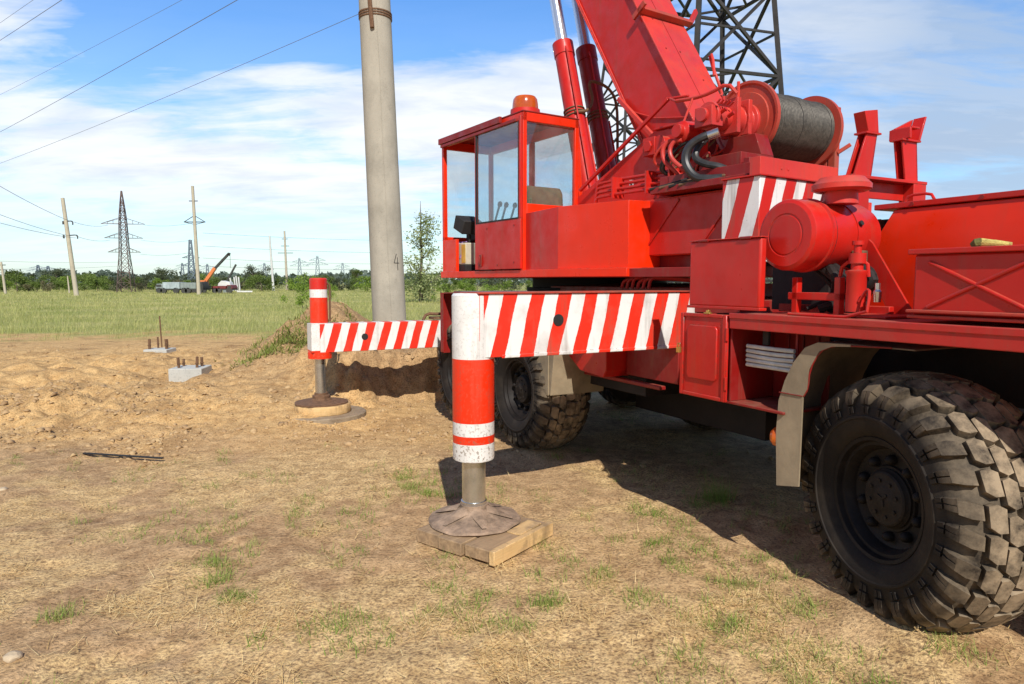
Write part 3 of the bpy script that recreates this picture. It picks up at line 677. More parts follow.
f.add([(3.90, Yb - .04, 2.512), (4.0, Yb - .04, 2.512), (3.98, Yb - .04, 2.65), (3.86, Yb - .04, 2.63), (3.90, Yb + .04, 2.512), (4.0, Yb + .04, 2.512), (3.98, Yb + .04, 2.65), (3.86, Yb + .04, 2.63)], [(0, 1, 2, 3), (7, 6, 5, 4), (0, 4, 5, 1), (1, 5, 6, 2), (2, 6, 7, 3), (3, 7, 4, 0)])
part(f, 'rest_horn', M['red'], fr, bevel=.003)
f = MB()
f.add([(4.40, Yb - .04, 2.502), (4.42, Yb - .04, 2.502), (4.475, Yb - .04, 2.66), (4.46, Yb - .04, 2.66), (4.40, Yb + .04, 2.502), (4.42, Yb + .04, 2.502), (4.475, Yb + .04, 2.66), (4.46, Yb + .04, 2.66)], [(0, 1, 2, 3), (7, 6, 5, 4), (0, 4, 5, 1), (1, 5, 6, 2), (2, 6, 7, 3), (3, 7, 4, 0)])
f.add([(4.27, Yb + .05, 2.502), (4.42, Yb + .05, 2.502), (4.475, Yb + .05, 2.66), (4.30, Yb + .05, 2.585), (4.27, Yb + .07, 2.502), (4.42, Yb + .07, 2.502), (4.475, Yb + .07, 2.66), (4.30, Yb + .07, 2.585)], [(0, 1, 2, 3), (7, 6, 5, 4), (0, 4, 5, 1), (1, 5, 6, 2), (2, 6, 7, 3), (3, 7, 4, 0)])
f.box(4.26, 4.28, Yb - .07, Yb + .07, 2.502, 2.57); f.box(4.28, 4.36, Yb - .07, Yb + .07, 2.565, 2.578)
part(f, 'rest_horn', M['red'], fr, bevel=.003)

# --- mudguard in front of the near wheel
g = MB()
arc = [(2.50, .52), (2.515, .80), (2.505, .98), (2.47, 1.09), (2.42, 1.19), (2.355, 1.27), (2.28, 1.30), (2.10, 1.305), (1.8, 1.305)]
n = len(arc)
def sheet(g, arc, xa, xb, th=.006):
    n = len(arc); vs = []
    for yy, zz in arc: vs += [(xa, yy, zz), (xb, yy, zz), (xa, yy - th, zz - th), (xb, yy - th, zz - th)]
    fs = []
    for i in range(n - 1):
        a, b = 4 * i, 4 * i + 4
        fs += [(a, a + 1, b + 1, b), (a + 2, b + 2, b + 3, a + 3), (a, b, b + 2, a + 2), (a + 1, a + 3, b + 3, b + 1)]
    fs += [(0, 2, 3, 1), (4 * n - 4, 4 * n - 3, 4 * n - 1, 4 * n - 2)]
    g.add(vs, fs)
sheet(g, arc, 2.885, 3.5)
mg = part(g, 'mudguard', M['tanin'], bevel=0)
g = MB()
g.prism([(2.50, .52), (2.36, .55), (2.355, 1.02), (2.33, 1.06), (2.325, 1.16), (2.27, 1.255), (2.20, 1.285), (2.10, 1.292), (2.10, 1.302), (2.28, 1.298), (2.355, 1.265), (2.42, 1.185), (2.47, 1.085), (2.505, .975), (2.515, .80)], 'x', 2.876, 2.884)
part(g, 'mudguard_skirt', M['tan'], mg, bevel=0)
g = MB(); g.tube([(2.88, 2.352, 1.02), (2.88, 2.328, 1.06), (2.88, 2.322, 1.16), (2.88, 2.268, 1.255), (2.88, 2.20, 1.289), (2.88, 2.1, 1.296), (2.88, 1.9, 1.304)], .004, 6, 1); g.tube([(2.873, 2.50, 1.02), (2.873, 2.355, 1.02)], .003, 6)
part(g, 'mudguard_edge', M['dkred'], mg, bevel=0)
g = MB(); g.lathe((2.92, 2.535, .77), (-.4, .9, 0), [(0, .0), (0, .052), (.02, .05), (.035, .035), (.04, 0)], 20)
part(g, 'reflector', M['amber'], mg, bevel=0)
# --- rear fenders and boxes beyond the near beam
g = MB(); sheet(g, [(7.22, .80), (7.20, 1.3), (7.19, 1.46), (7.1, 1.475), (4.15, 1.53)], 2.84, 3.45, .012)
g.box(2.832, 2.84, 7.14, 7.222, .80, 1.47)
part(g, 'rear_fender', M['dkred'], bevel=0)
g = MB(); g.prism([(5.15, .70), (4.98, .62), (4.92, .98), (5.05, 1.05)], 'x', 2.95, 3.5); g.box(2.94, 2.95, 5.0, 5.2, .62, 1.0); mm_ = part(g, 'mud_flap', M['tan'], bevel=.003)
g = MB(); g.prism([(4.95, 1.08), (4.95, .98), (4.75, .86), (4.42, .84), (4.38, .90), (4.38, 1.1)], 'x', 3.1, 3.7); part(g, 'side_tank', M['red'], bevel=.006)
g = MB(); g.box(3.28, 3.7, 3.75, 4.36, .86, 1.12); g.box(3.24, 3.3, 3.9, 4.9, .80, .83); part(g, 'side_box', M['dkred'], bevel=.006)
# --- outriggers
kx = 1 / .1975
M['stripe_near'] = stripes('near_beam_stripes', kx, 0, -kx * .245, 0, .5)
M['bands_near'] = bands('near_jack_bands', [(0, WHITE), (.60, VIV), (.644, WHITE), (.727, VIV), (1.122, WHITE)], 1.6)
JX, JY = 1.728, 3.858
def near_off():
    # a white-to-red edge sits at X=2.0 on the top edge (z 1.527)
    return 1 - ((2.075 * kx - kx * .245 * 1.527) % 1)
M['stripe_near'].node_tree.nodes['Math'].inputs[1].default_value = near_off() - .10
o = MB(); o.box(JX - .02, 3.46, JY - .13, JY + .13, 1.135, 1.522)
o.box(1.86, 3.46, JY - .139, JY - .13, 1.128, 1.15); ob = part(o, 'outrigger_beam', M['stripe_near'], bevel=.008)
o = MB(); o.box(1.70, 3.46, JY - .142, JY + .14, 1.5225, 1.532); part(o, 'beam_top_flange', M['flange'], ob, bevel=.002)
o = MB(); o.cyl((2.265, JY - .1305, 1.352), (2.265, JY - .134, 1.352), .038, None, 24); part(o, 'lightening_hole', M['black'], ob, bevel=0)
o = MB(); o.lathe((JX, JY, .491), (0, 0, 1), [(0, .085), (0, .128), (.012, .131), (1.02, .131), (1.034, .12), (1.034, 0)], 40); part(o, 'jack_tube', M['bands_near'], ob, bevel=0)
o = MB(); o.lathe((JX, JY, .19), (0, 0, 1), [(0, .078), (.012, .082), (.03, .082), (.031, .074), (.31, .074)], 32); part(o, 'jack_rod', M['rod'], ob, bevel=0)
o = MB()
def dishjit(t, an): return 1 + .018 * math.sin(3 * an + 1) + .008 * math.sin(8 * an)
prof = [(0, .28), (.01, .293), (.022, .285), (.036, .22), (.055, .155), (.085, .105), (.09, .09), (.115, .088)]
o.lathe((JX, JY, .085), (0, 0, 1), prof, 60, dishjit)
o.v = [(x, y, z + (.003 * math.sin(6 * math.atan2(y - JY, x - JX) + .8) + .002 * math.sin(11 * math.atan2(y - JY, x - JX))) * min(1, max(0, math.hypot(x - JX, y - JY) - .09) / .1)) for x, y, z in o.v]
for v in range(6):
    an = v * PI / 3 + .35; dx, dy = math.cos(an), math.sin(an)
    o.add([(JX + dx * .08 - dy * .012, JY + dy * .08 + dx * .012, .195), (JX + dx * .08 + dy * .012, JY + dy * .08 - dx * .012, .195), (JX + dx * .255 + dy * .014, JY + dy * .255 - dx * .014, .122), (JX + dx * .255 - dy * .014, JY + dy * .255 + dx * .014, .122), (JX + dx * .10 - dy * .055, JY + dy * .10 + dx * .055, .165), (JX + dx * .10 + dy * .055, JY + dy * .10 - dx * .055, .165)],
          [(0, 1, 2, 3), (0, 3, 4), (1, 5, 2)])
part(o, 'jack_foot', M['dish'], ob, bevel=0)
# far one
FX, FY = 1.63, 7.93
M['stripe_far'] = stripes('far_beam_stripes', kx, 0, -kx * .30, 0, .5)
M['stripe_far'].node_tree.nodes['Math'].inputs[1].default_value = 1 - ((1.985 * kx - kx * .30 * 1.12) % 1)
M['bands_far'] = bands('far_jack_bands', [(0, VIV), (.812, WHITE), (1.125, VIV), (1.41, WHITE), (1.50, RED)], 1.8)
o = MB(); o.box(FX - .02, 3.3, FY - .11, FY + .11, .79, 1.118); of_ = part(o, 'outrigger_beam', M['stripe_far'], bevel=.006)
o = MB(); o.cyl((2.125, FY - .1105, .955), (2.125, FY - .114, .955), .038, None, 24); part(o, 'lightening_hole', M['black'], of_, bevel=0)
o = MB(); o.lathe((FX, FY, .72), (0, 0, 1), [(0, .06), (0, .135), (.075, .135), (.077, .10), (.4, .10), (.402, .1), (.9, .098), (.915, .085), (.915, 0)], 32); o.box(FX - .115, FX - .02, FY - .116, FY + .116, .797, 1.119); part(o, 'jack_tube', M['bands_far'], of_, bevel=0)
o = MB(); o.tube([(FX + .115, FY - .03, 1.14), (FX + .12, FY - .03, 1.55), (FX + .09, FY - .03, 1.58)], .012, 8); part(o, 'jack_pipe', M['rust'], of_, bevel=0)
o = MB(); o.cyl((FX, FY, .25), (FX, FY, .74), .062, None, 28); part(o, 'jack_rod', M['rod'], of_, bevel=0)
o = MB(); o.lathe((FX, FY, .20), (0, 0, 1), [(0, .30), (.015, .30), (.03, .22), (.04, .12), (.06, .1), (.09, .1), (.10, .075), (.12, .075)], 36, dishjit); part(o, 'jack_foot', M['rust'], of_, bevel=0)
o = MB(); o.tube([(2.9, FY + .05, 1.12), (2.95, FY + .06, 1.2), (3.1, FY, 1.19), (3.3, FY, 1.22)], .02, 8, 1); o.box(3.0, 3.3, FY - .05, FY + .12, 1.13, 1.16); part(o, 'hose_coupling', M['rust'], of_, bevel=0)

# --- wheels
def tyre_mesh():
    t = MB()
    half = [(-.205, .282), (-.228, .295), (-.248, .325), (-.258, .352), (-.262, .372), (-.268, .376), (-.268, .386), (-.262, .392), (-.258, .425), (-.245, .465), (-.214, .503), (-.165, .530), (-.10, .547), (-.05, .555), (0, .557)]
    full = half + [(-v, r) for v, r in half[-2::-1]]
    t.lathe((0, 0, 0), (1, 0, 0), full, 96, None, False)
    rr = random.Random(3)
    def block(path, ha, uc, uw, skew, du=0):
        n = len(path); vs = []
        for i, (v, r, a, b) in enumerate(path):
            tt = i / (n - 1); u = uc + skew * tt; hh = ha[i] if hasattr(ha, '__len__') else ha
            wi = uw[i] if hasattr(uw, '__len__') else uw
            for h, w in ((-.012, wi + .007), (hh, wi - .0015)):
                vv, q = v + a * h, r + b * h
                for sg in (-1, 1):
                    an = u + (du + sg * w) / .56; vs.append((vv, q * math.cos(an), q * math.sin(an)))
        fs = []
        for i in range(n - 1):
            a = 4 * i; b = a + 4
            fs += [(a + 2, a + 3, b + 3, b + 2), (a, a + 2, b + 2, b), (a + 1, b + 1, b + 3, a + 3)]
        fs += [(0, 1, 3, 2), (4 * n - 4, 4 * n - 2, 4 * n - 1, 4 * n - 3)]
        t.add(vs, fs)
    N = 27; p = 2 * PI / N
    for sg in (-1, 1):
        for k in range(N):
            u = k * p + (0 if sg < 0 else p * .5)
            for du in (-.0165, .0165):
                block([(sg * .261, .402, sg, .0), (sg * .2585, .432, sg, .05)], [.007, .010], u, [.0115, .0125], 0, du)
                block([(sg * .256, .441, sg * .97, .2), (sg * .249, .462, sg * .9, .4), (sg * .236, .484, sg * .75, .65)], [.012, .022, .032], u + rr.uniform(-.003, .003), [.0135, .0145, .0158], .02, du)
            j = rr.uniform(-.01, .01)
            block([(sg * .237, .483, sg * .75, .65), (sg * .214, .504, sg * .5, .85), (sg * .182, .522, sg * .3, .95)], [.032, .037, .034], u + .02 + j, [.033, .036, .030], .045)
            block([(sg * .168, .529, sg * .2, .98), (sg * .140, .537, sg * .15, .99), (sg * .110, .545, sg * .1, 1)], [.033, .036, .035], u + .09 + j, [.042, .056, .046], .03)
            block([(sg * .103, .547, sg * .1, 1), (sg * .078, .551, 0, 1), (sg * .051, .555, 0, 1)], [.034, .036, .035], u + .06 + p * .5 + j, [.046, .060, .046], .02)
    for k in range(N):
        block([(-.044, .555, 0, 1), (0, .557, 0, 1), (.044, .555, 0, 1)], [.035, .036, .035], (k + .25) * p, [.046, .060, .046], .0)
    return t.mesh('tyre', M['tyre'])
def rim_mesh():
    t = MB()
    t.lathe((0, 0, 0), (1, 0, 0), [(.2, .275), (.2, .26), (-.19, .262), (-.222, .272), (-.226, .288), (-.214, .296), (-.20, .29), (-.195, .25), (-.17, .235), (-.145, .228), (-.132, .20), (-.132, .155), (-.145, .15), (-.145, .0)], 64)
    for k in range(10):
        an = k * PI / 5; c, s = math.cos(an), math.sin(an)
        t.lathe((-.132, .182 * c, .182 * s), (-1, 0, 0), [(0, .024), (.02, .024), (.032, .02), (.040, .011), (.045, 0)], 12)
        t.bar((-.13, .232 * c, .232 * s), (-.17, .245 * c, .245 * s), .06, .012, (0, c, s))
    return t.mesh('rim', M['rim'])
def hub_mesh():
    t = MB()
    t.lathe((0, 0, 0), (1, 0, 0), [(0, .138), (-.155, .138), (-.163, .13), (-.175, .126), (-.181, .118), (-.183, .06), (-.186, .055), (-.186, 0)], 40)
    for k in range(8):
        an = k * PI / 4 + .2; t.lathe((-.178, .085 * math.cos(an), .085 * math.sin(an)), (-1, 0, 0), [(0, .009), (.012, .009), (.012, 0)], 6)
    for k in range(3):
        an = k * 2 * PI / 3; t.bar((-.187, .0, .0), (-.187, .035 * math.cos(an), .035 * math.sin(an)), .012, .008, (1, 0, 0))
    return t.mesh('hub', M['hubm'])
TY, RI, HU = tyre_mesh(), rim_mesh(), hub_mesh()
def wheel(x, y, flip, steer=0., roll=0.):
    w = bpy.data.objects.new('wheel', RI); COL.objects.link(w); w.parent = CR
    w.matrix_local = WM[CR.name].inverted() @ MT @ Matrix.Translation((x, y, .592)) @ Matrix.Rotation(R(steer) + (PI if flip else 0), 4, 'Z') @ Matrix.Rotation(roll, 4, 'X')
    for nm, me_ in (('tyre', TY), ('hub', HU)):
        q = bpy.data.objects.new(nm, me_); COL.objects.link(q); q.parent = w
    return w
wheel(3.13, 1.905, False, -16, .3)
for i, yy in enumerate((5.57, 7.02)): wheel(3.165, yy, False, 0, i + .7)
wheel(5.3, 1.885, True, -15, .1)
for i, yy in enumerate((5.57, 7.02)): wheel(5.3, yy, True, 0, i + .2)

# --- upper structure -------------------------------------------------------
u = MB()
u.box(3.95, 5.65, 3.2, 5.4, 1.80, 2.25)
u.prism([(4.05, 2.95), (4.60, 2.95), (5.3, 3.35), (5.3, 4.2), (4.05, 4.2)], 'z', 2.25, 2.262)
up = part(u, 'slewing_platform', M['vivid'], frame=MS, bevel=.006)
u = MB(); u.prism([(3.72, 2.9), (4.5, 2.9), (5.25, 3.4), (5.6, 4.0), (5.6, 6.9), (3.72, 6.9)], 'z', 1.63, 1.70); u.box(4.05, 5.55, 3.1, 6.6, 1.70, 1.80)
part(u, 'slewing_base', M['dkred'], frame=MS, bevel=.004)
u = MB(); u.box(3.93, 3.95, 3.2, 4.15, 1.805, 2.235)
u.bar((3.925, 4.12, 1.80), (3.925, 3.72, 2.22), .02, .012, (1, 0, 0)); u.bar((3.925, 3.55, 1.80), (3.925, 3.25, 2.15), .02, .012, (1, 0, 0))
part(u, 'side_panel', M['red'], up, MS, bevel=.004)
# counterweight
kk = 1 / .205
M['stripe_cw'] = stripes('counterweight_stripes', kk, -kk, -kk * .30, 0, .52, RED)
M['stripe_cw'].node_tree.nodes['Math'].inputs[1].default_value = 1 - (((3.63 - 2.77) * kk - kk * .30 * 2.25 - .62) % 1)
u = MB(); u.prism([(3.63, 2.77), (4.56, 2.77), (5.15, 3.19), (5.15, 3.28), (3.63, 3.06)], 'z', 1.72, 2.252)
cw = part(u, 'counterweight', M['stripe_cw'], frame=MS, bevel=.006)
u = MB(); u.box(3.615, 4.57, 2.755, 2.80, 2.252, 2.262); u.box(3.615, 3.66, 2.80, 3.06, 2.252, 2.262); part(u, 'counterweight_rim', M['red'], cw, MS, bevel=.002)
u = MB(); u.prism([(3.73, 2.85), (4.58, 2.85), (5.25, 3.27), (5.25, 3.34), (4.6, 2.93), (3.73, 2.93)], 'z', 2.262, 2.392)
for xx in (3.95, 4.02): u.cyl((xx, 2.85, 2.33), (xx, 2.846, 2.33), .008, None, 10)
part(u, 'winch_bed', M['pink'], frame=MS, bevel=.004)
u = MB(); u.box(3.80, 5.2, 3.0, 3.9, 2.262, 2.31); u.box(3.9, 3.95, 3.0, 3.9, 2.31, 2.40); part(u, 'winch_base', M['dkred'], frame=MS)
# cab cowl
cowl = [(3.66, 5.40), (3.565, 4.76), (3.73, 4.06), (4.0, 4.02), (4.35, 4.1), (4.35, 5.40)]
u = MB(); u.prism(cowl, 'z', 1.705, 2.235); u.m[2] = 1  # first side face takes the duller red, shade put into its colour
part(u, 'cab_cowl', [M['vivid'], M['red']], frame=MS, bevel=.003)
# ---- cab
CX0, CX1, CY0, CY1, CZ0, CZ1 = 3.63, 4.29, 5.40, 7.05, 1.70, 3.17
cabm = MB()
cabm.prism([(3.615, 7.07), (3.615, 5.40), (3.535, 4.72), (3.69, 4.03), (4.36, 4.06), (4.36, 7.07)], 'z', 1.635, 1.705)      # floor rail
def pil(x, y, z0=CZ0, z1=CZ1, w=.045): cabm.box(x, x + w, y, y + w, z0, z1)
pil(CX0, CY1 - .045); pil(CX1 - .045, CY1 - .045); pil(CX0, CY0 + .0); pil(CX1 - .045, CY0); 
cabm.box(CX0, CX1, CY0, CY0 + .05, 3.09, CZ1)                     # rear header
cabm.box(CX0 + .045, CX1 - .045, CY0 + .002, CY0 + .04, CZ0, 2.33)       # rear wall
cabm.box(CX0, CX0 + .04, CY0 + .045, CY1 - .045, 3.10, CZ1)        # side headers
cabm.box(CX1 - .04, CX1, CY0 + .045, CY1 - .045, 3.08, CZ1); cabm.box(CX1 - .03, CX1, CY0 + .045, CY1 - .045, CZ0, 2.18)
cabm.box(CX1 - .04, CX1, 6.15, 6.21, 2.18, 3.08)
cabm.box(CX0, CX1, CY1 - .045, CY1, 3.08, CZ1); cabm.box(CX0 + .045, CX1 - .045, CY1 - .04, CY1, CZ0, 2.06); cabm.box(CX0, CX1, CY1 - .045, CY1, 2.06, 2.10)
cabm.box(CX0, CX0 + .04, CY1 - .32, CY1 - .045, CZ0, 2.06)       # low panel ahead of the door opening
cabm.bar((CX1 + .05, CY0 + .028, 2.25), (CX1 - .02, CY0 + .028, 3.12), .05, .05)
cab = part(cabm, 'operator_cab', M['vivid'], frame=MS, bevel=.004)
k = MB(); k.box(CX0 - .004, CX1 + .004, CY0 - .004, CY1 + .004, CZ1 + .002, CZ1 + .016); part(k, 'cab_roof', M['dkred'], cab, MS)
k = MB(); k.box(CX0 - .045, CX0 - .012, CY0 + .35, CY1 - .0, CZ1 - .045, CZ1 + .018); k.box(CX0 - .045, CX0 - .012, CY0 + .06, CY1 - .05, 3.085, 3.115); part(k, 'door_rail', M['dkred'], cab, MS)
k = MB(); dx0, dx1 = CX0 - .035, CX0 - .008
k.box(dx0, dx1, 5.395, 6.245, 1.715, 2.19); k.box(dx0, dx1, 5.395, 5.425, 2.19, 3.13); k.box(dx0, dx1, 6.215, 6.245, 2.19, 3.10); k.box(dx0, dx1, 5.425, 6.215, 3.085, 3.115)
dr_ = part(k, 'sliding_door', M['red'], cab, MS)
k = MB(); k.box(dx0 - .003, dx0 + .006, 5.425, 6.225, 2.186, 2.20); k.box(dx0 - .003, dx0 + .006, 6.20, 6.225, 2.20, 3.085); k.box(dx0 - .003, dx0 + .006, 5.42, 5.432, 2.2, 3.085); part(k, 'window_gasket', M['black'], cab, MS, bevel=0)
k = MB(); k.box(dx0 + .008, dx0 + .012, 5.425, 6.215, 2.19, 3.09); part(k, 'door_glass', M['glass'], cab, MS, bevel=0)
k = MB(); k.box(CX0 + .045, CX1 - .045, CY0 + .02, CY0 + .024, 2.33, 3.09); part(k, 'rear_glass', M['glass'], cab, MS, bevel=0)
k = MB(); k.box(CX1 - .022, CX1 - .018, CY0 + .05, CY1 - .05, 2.18, 3.08); part(k, 'side_glass', M['glass'], cab, MS, bevel=0)
k = MB(); k.box(CX0 + .045, CX1 - .045, CY1 - .022, CY1 - .018, 2.10, 3.08); part(k, 'windshield', M['glass'], cab, MS, bevel=0)
k = MB(); k.box(dx0 - .012, dx0, 6.10, 6.15, 1.75, 1.87); k.tube([(dx0 - .02, 6.11, 1.77), (dx0 - .025, 6.12, 1.85)], .008, 6); part(k, 'door_handle', M['dkred'], cab, MS, bevel=.003)
k = MB(); k.lathe((3.87, 5.72, CZ1 + .03), (0, 0, 1), [(0, .15), (.075, .145), (.075, .12)], 32); part(k, 'beacon_base', M['red'], cab, MS, bevel=0)
k = MB(); k.lathe((3.87, 5.72, CZ1 + .105), (0, 0, 1), [(0, .125), (.02, .128), (.06, .125), (.10, .118), (.125, .10), (.13, .06), (.13, 0)], 32); part(k, 'beacon', M['amber'], cab, MS, bevel=0)
k = MB()
k.prism([(5.50, 2.10), (5.50, 2.16), (5.52, 2.46), (5.56, 2.53), (5.63, 2.52), (5.66, 2.15), (6.1, 2.12), (6.1, 2.0), (5.6, 2.0)], 'x', 3.78, 4.2); k.box(3.85, 4.15, 5.6, 6.0, 1.71, 2.0)
part(k, 'operator_seat', M['khaki'], cab, MS, bevel=.03)
k = MB(); k.box(3.69, 4.1, 6.62, 6.9, 1.78, 2.02); cn = part(k, 'console', M['cream'], cab, MS, bevel=.01)
k = MB(); k.box(3.684, 3.69, 6.62, 6.70, 1.80, 2.0); part(k, 'console_panel', M['yellow'], cab, MS, bevel=0)
k = MB(); k.obox((3.78, 6.72, 2.22), (.12, 0, 0), (0, .10, .04), (0, -.03, .07)); k.box(3.9, 4.25, 6.6, 6.98, 2.06, 2.16); k.tube([(3.8, 6.72, 2.0), (3.8, 6.72, 2.2)], .02, 8); k.box(3.68, 4.1, 6.6, 6.9, 1.708, 1.78)
part(k, 'dashboard', M['black'], cab, MS, bevel=.008)
k = MB()
for xx, yy in ((3.95, 6.42), (4.05, 6.45), (4.15, 6.43)):
    k.tube([(xx, yy, 1.71), (xx, yy, 2.25), (xx + .02, yy - .06, 2.42)], .012, 8); k.lathe((xx + .02, yy - .06, 2.40), (0, -.3, 1), [(0, .01), (.01, .024), (.04, .026), (.06, .01)], 12)
part(k, 'control_lever', M['black'], cab, MS, bevel=0)
# ---- boom
BD = Vector((0, .527, .85)); BN = Vector((0, -.85, .527))
P0 = Vector((0, 4.277, 3.158))                  # a point on the upper edge
def bpt(x, t, d): return Vector((x, 0, 0)) + P0 + BD * t - BN * d      # t along, d below the top plate
b_ = MB()
X0, X1 = 4.55, 5.06
vv = []
for t in (-.42, 11.5):
    for x_, d_ in ((X0, .0), (X1, .0), (X1, .562), (X0, .562)): vv.append(bpt(x_, t, d_))
b_.add(vv, [(0, 1, 2, 3), (7, 6, 5, 4), (0, 4, 5, 1), (1, 5, 6, 2), (2, 6, 7, 3), (3, 7, 4, 0)])
boom = part(b_, 'boom', M['red'], frame=MS, bevel=.01)
b_ = MB()
def slab(mb, x0, x1, t0, t1, d0, d1):
    vv = [bpt(x, t, d) for t in (t0, t1) for x, d in ((x0, d0), (x1, d0), (x1, d1), (x0, d1))]
    mb.add(vv, [(0, 1, 2, 3), (7, 6, 5, 4), (0, 4, 5, 1), (1, 5, 6, 2), (2, 6, 7, 3), (3, 7, 4, 0)])
slab(b_, X0 - .03, X1 + .03, -.42, 11.5, -.014, -.002)
part(b_, 'boom_top_plate', M['pink'], boom, MS, bevel=.002)
b_ = MB(); slab(b_, X0 + .235, X0 + .239, -.42, 11.5, -.0165, -.014)
for x_, t in ((4.64, .62), (4.82, .62), (4.66, 1.0), (4.95, .3), (4.64, 1.8), (4.9, 1.8)): b_.cyl(bpt(x_, t, -.014), bpt(x_, t, -.018), .009, None, 8)
part(b_, 'weld_seam', M['dkred'], boom, MS, bevel=0)
b_ = MB(); slab(b_, X0 - .025, X1 + .025, -.2, 11.5, .564, .578); slab(b_, X0 - .018, X0 - .002, -.05, 11.5, .55, .57)
part(b_, 'boom_bottom_plate', M['pink'], boom, MS, bevel=.002)
b_ = MB(); slab(b_, X0 - .06, X1 + .10, 1.02, 1.06, -.075, -.016); slab(b_, X0 - .06, X0 - .035, 1.02, 1.07, -.12, .06)
part(b_, 'rope_guide', M['flange'], boom, MS, bevel=.003)
b_ = MB(); b_.bar(bpt(X1 + .09, 1.04, -.05), bpt(X1 + .20, 1.18, -.10), .03, .05); part(b_, 'guide_arm', M['red'], boom, MS)
b_ = MB(); slab(b_, 4.60, 5.01, 11.5, 16.5, .06, .5); part(b_, 'inner_boom_section', M['red'], boom, MS)
b_ = MB(); b_.tube([bpt(X0 - .01, -.15, .05), bpt(X0 - .01, .1, .33), bpt(X0 - .01, .42, .57)], .007, 6); part(b_, 'boom_weld', M['pink'], boom, MS, bevel=0)
b_ = MB(); b_.tube([bpt(X1 + .03, .35, -.05), bpt(X1 + .05, .55, -.12), bpt(X1 + .09, .6, -.06), bpt(X1 + .1, .2, .0), bpt(X1 + .05, .15, .0)], .014, 8, 1); part(b_, 'boom_pipe', M['pink'], boom, MS, bevel=0)
# side frames that carry the boom foot
for xa in (4.28, 5.30):
    u = MB(); u.prism([(5.45, 2.25), (5.45, 2.40), (4.45, 2.83), (4.36, 2.875), (3.98, 2.86), (3.75, 2.262), (3.9, 2.2), (5.3, 2.2)], 'x', xa, xa + .03)
    u.box(xa - .03, xa + .06, 3.99, 4.34, 2.876, 2.892)
    sf = part(u, 'boom_foot_frame', M['red'], frame=MS, bevel=.004)
u = MB(); u.cyl((4.2, 4.22, 2.74), (5.4, 4.22, 2.74), .07); u.box(4.19, 4.28, 4.26, 4.40, 2.66, 2.81); u.cyl((4.19, 4.33, 2.735), (4.17, 4.33, 2.735), .05, None, 6)
part(u, 'boom_pivot', M['red'], frame=MS)
u = MB(); u.box(4.31, 5.3, 3.85, 3.9, 2.26, 2.75); u.box(4.31, 5.3, 3.95, 5.2, 2.25, 2.27); part(u, 'frame_cross_plate', M['dkred'], frame=MS)
# hydraulic cylinders
cdir = Vector((0, .456, 1.628)).normalized()
for i, xc in enumerate((4.63, 4.95)):
    q = Vector((xc, 6.123, 4.157)); base = q - cdir * 1.95
    u = MB(); u.lathe(base, cdir, [(0, .1), (.05, .105), (1.80, .105), (1.80, .113), (1.95, .113), (1.955, .06)], 28)
    hc = part(u, 'lift_cylinder', M['red' if not i else 'dkred'], frame=MS, bevel=0)
    u = MB(); u.cyl(q + cdir * .0, q + cdir * 2.0, .062, None, 24); part(u, 'cylinder_rod', M['chrome'], hc, MS, bevel=0)
    u = MB(); sidev = Vector((-.05, -.10, 0)); u.tube([q + cdir * -.06 + sidev * .95, q - cdir * .12 + sidev * 1.25, q - cdir * 1.8 + sidev * 1.25], .009, 8); u.tube([base + cdir * .2 + Vector((.10, -.06, 0)), base + cdir * 1.1 + Vector((.10, -.06, 0))], .012, 8); part(u, 'cylinder_pipe', M['red'], hc, MS, bevel=0)
    u = MB(); s0 = q - cdir * .82
    for k in range(3): u.lathe(s0 + cdir * (.035 * k - .04), cdir, [(0, .106), (.006, .116), (.016, .116), (.022, .106)], 24)
    part(u, 'hose_clamp', M['rust'], hc, MS, bevel=0)
u = MB(); a0 = Vector((4.63, 6.123, 4.157)) - cdir * .80; a1 = Vector((4.95, 6.123, 4.157)) - cdir * .95
u.tube([a0 + Vector((-.08, -.11, -.02)), a0 + Vector((.08, -.14, .0)), a0 + Vector((.16, -.12, .14)), a0 + Vector((.1, -.1, .3)), a0 + Vector((.16, -.12, .33)), a1 + Vector((.02, -.12, .42)), a1 + Vector((.15, -.1, .30)), a1 + Vector((.17, -.1, 0)), a1 + Vector((.17, -.1, -.5))], .016, 8, 2)
part(u, 'cylinder_hose', M['rust'], frame=MS, bevel=0)
u = MB(); u.bar((4.2, 5.26, 2.47), (4.2, 4.12, 3.085), .028, .028); u.tube([(4.2, 4.12, 3.085), (4.2, 3.9, 3.06)], .012, 8); part(u, 'angle_strut', M['red'], frame=MS, bevel=.003)
u = MB(); u.bar((4.50, 5.06, 3.33), (4.50, 4.55, 2.86), .04, .04); part(u, 'boom_brace', M['pink'], frame=MS, bevel=.004)
# pipes along the platform
u = MB()
for i in range(4):
    z0 = 2.47 - i * .045; xx = 4.02 - .03 * i; y1_ = 4.80 - .03 * i
    u.tube([(xx, y1_, 2.24), (xx, y1_, z0 - .04), (xx, y1_ - .05, z0), (xx, 3.70, z0 - .01), (xx + .1, 3.55, z0 - .02)], .0135, 10, 1)
hp = part(u, 'hydraulic_pipe', M['red'], frame=MS, bevel=0)
for yy in (4.45, 4.05, 3.8):
    u = MB(); u.box(3.90, 4.03, yy, yy + .015, 2.30, 2.475); part(u, 'pipe_clip', M['red'], hp, MS, bevel=0)
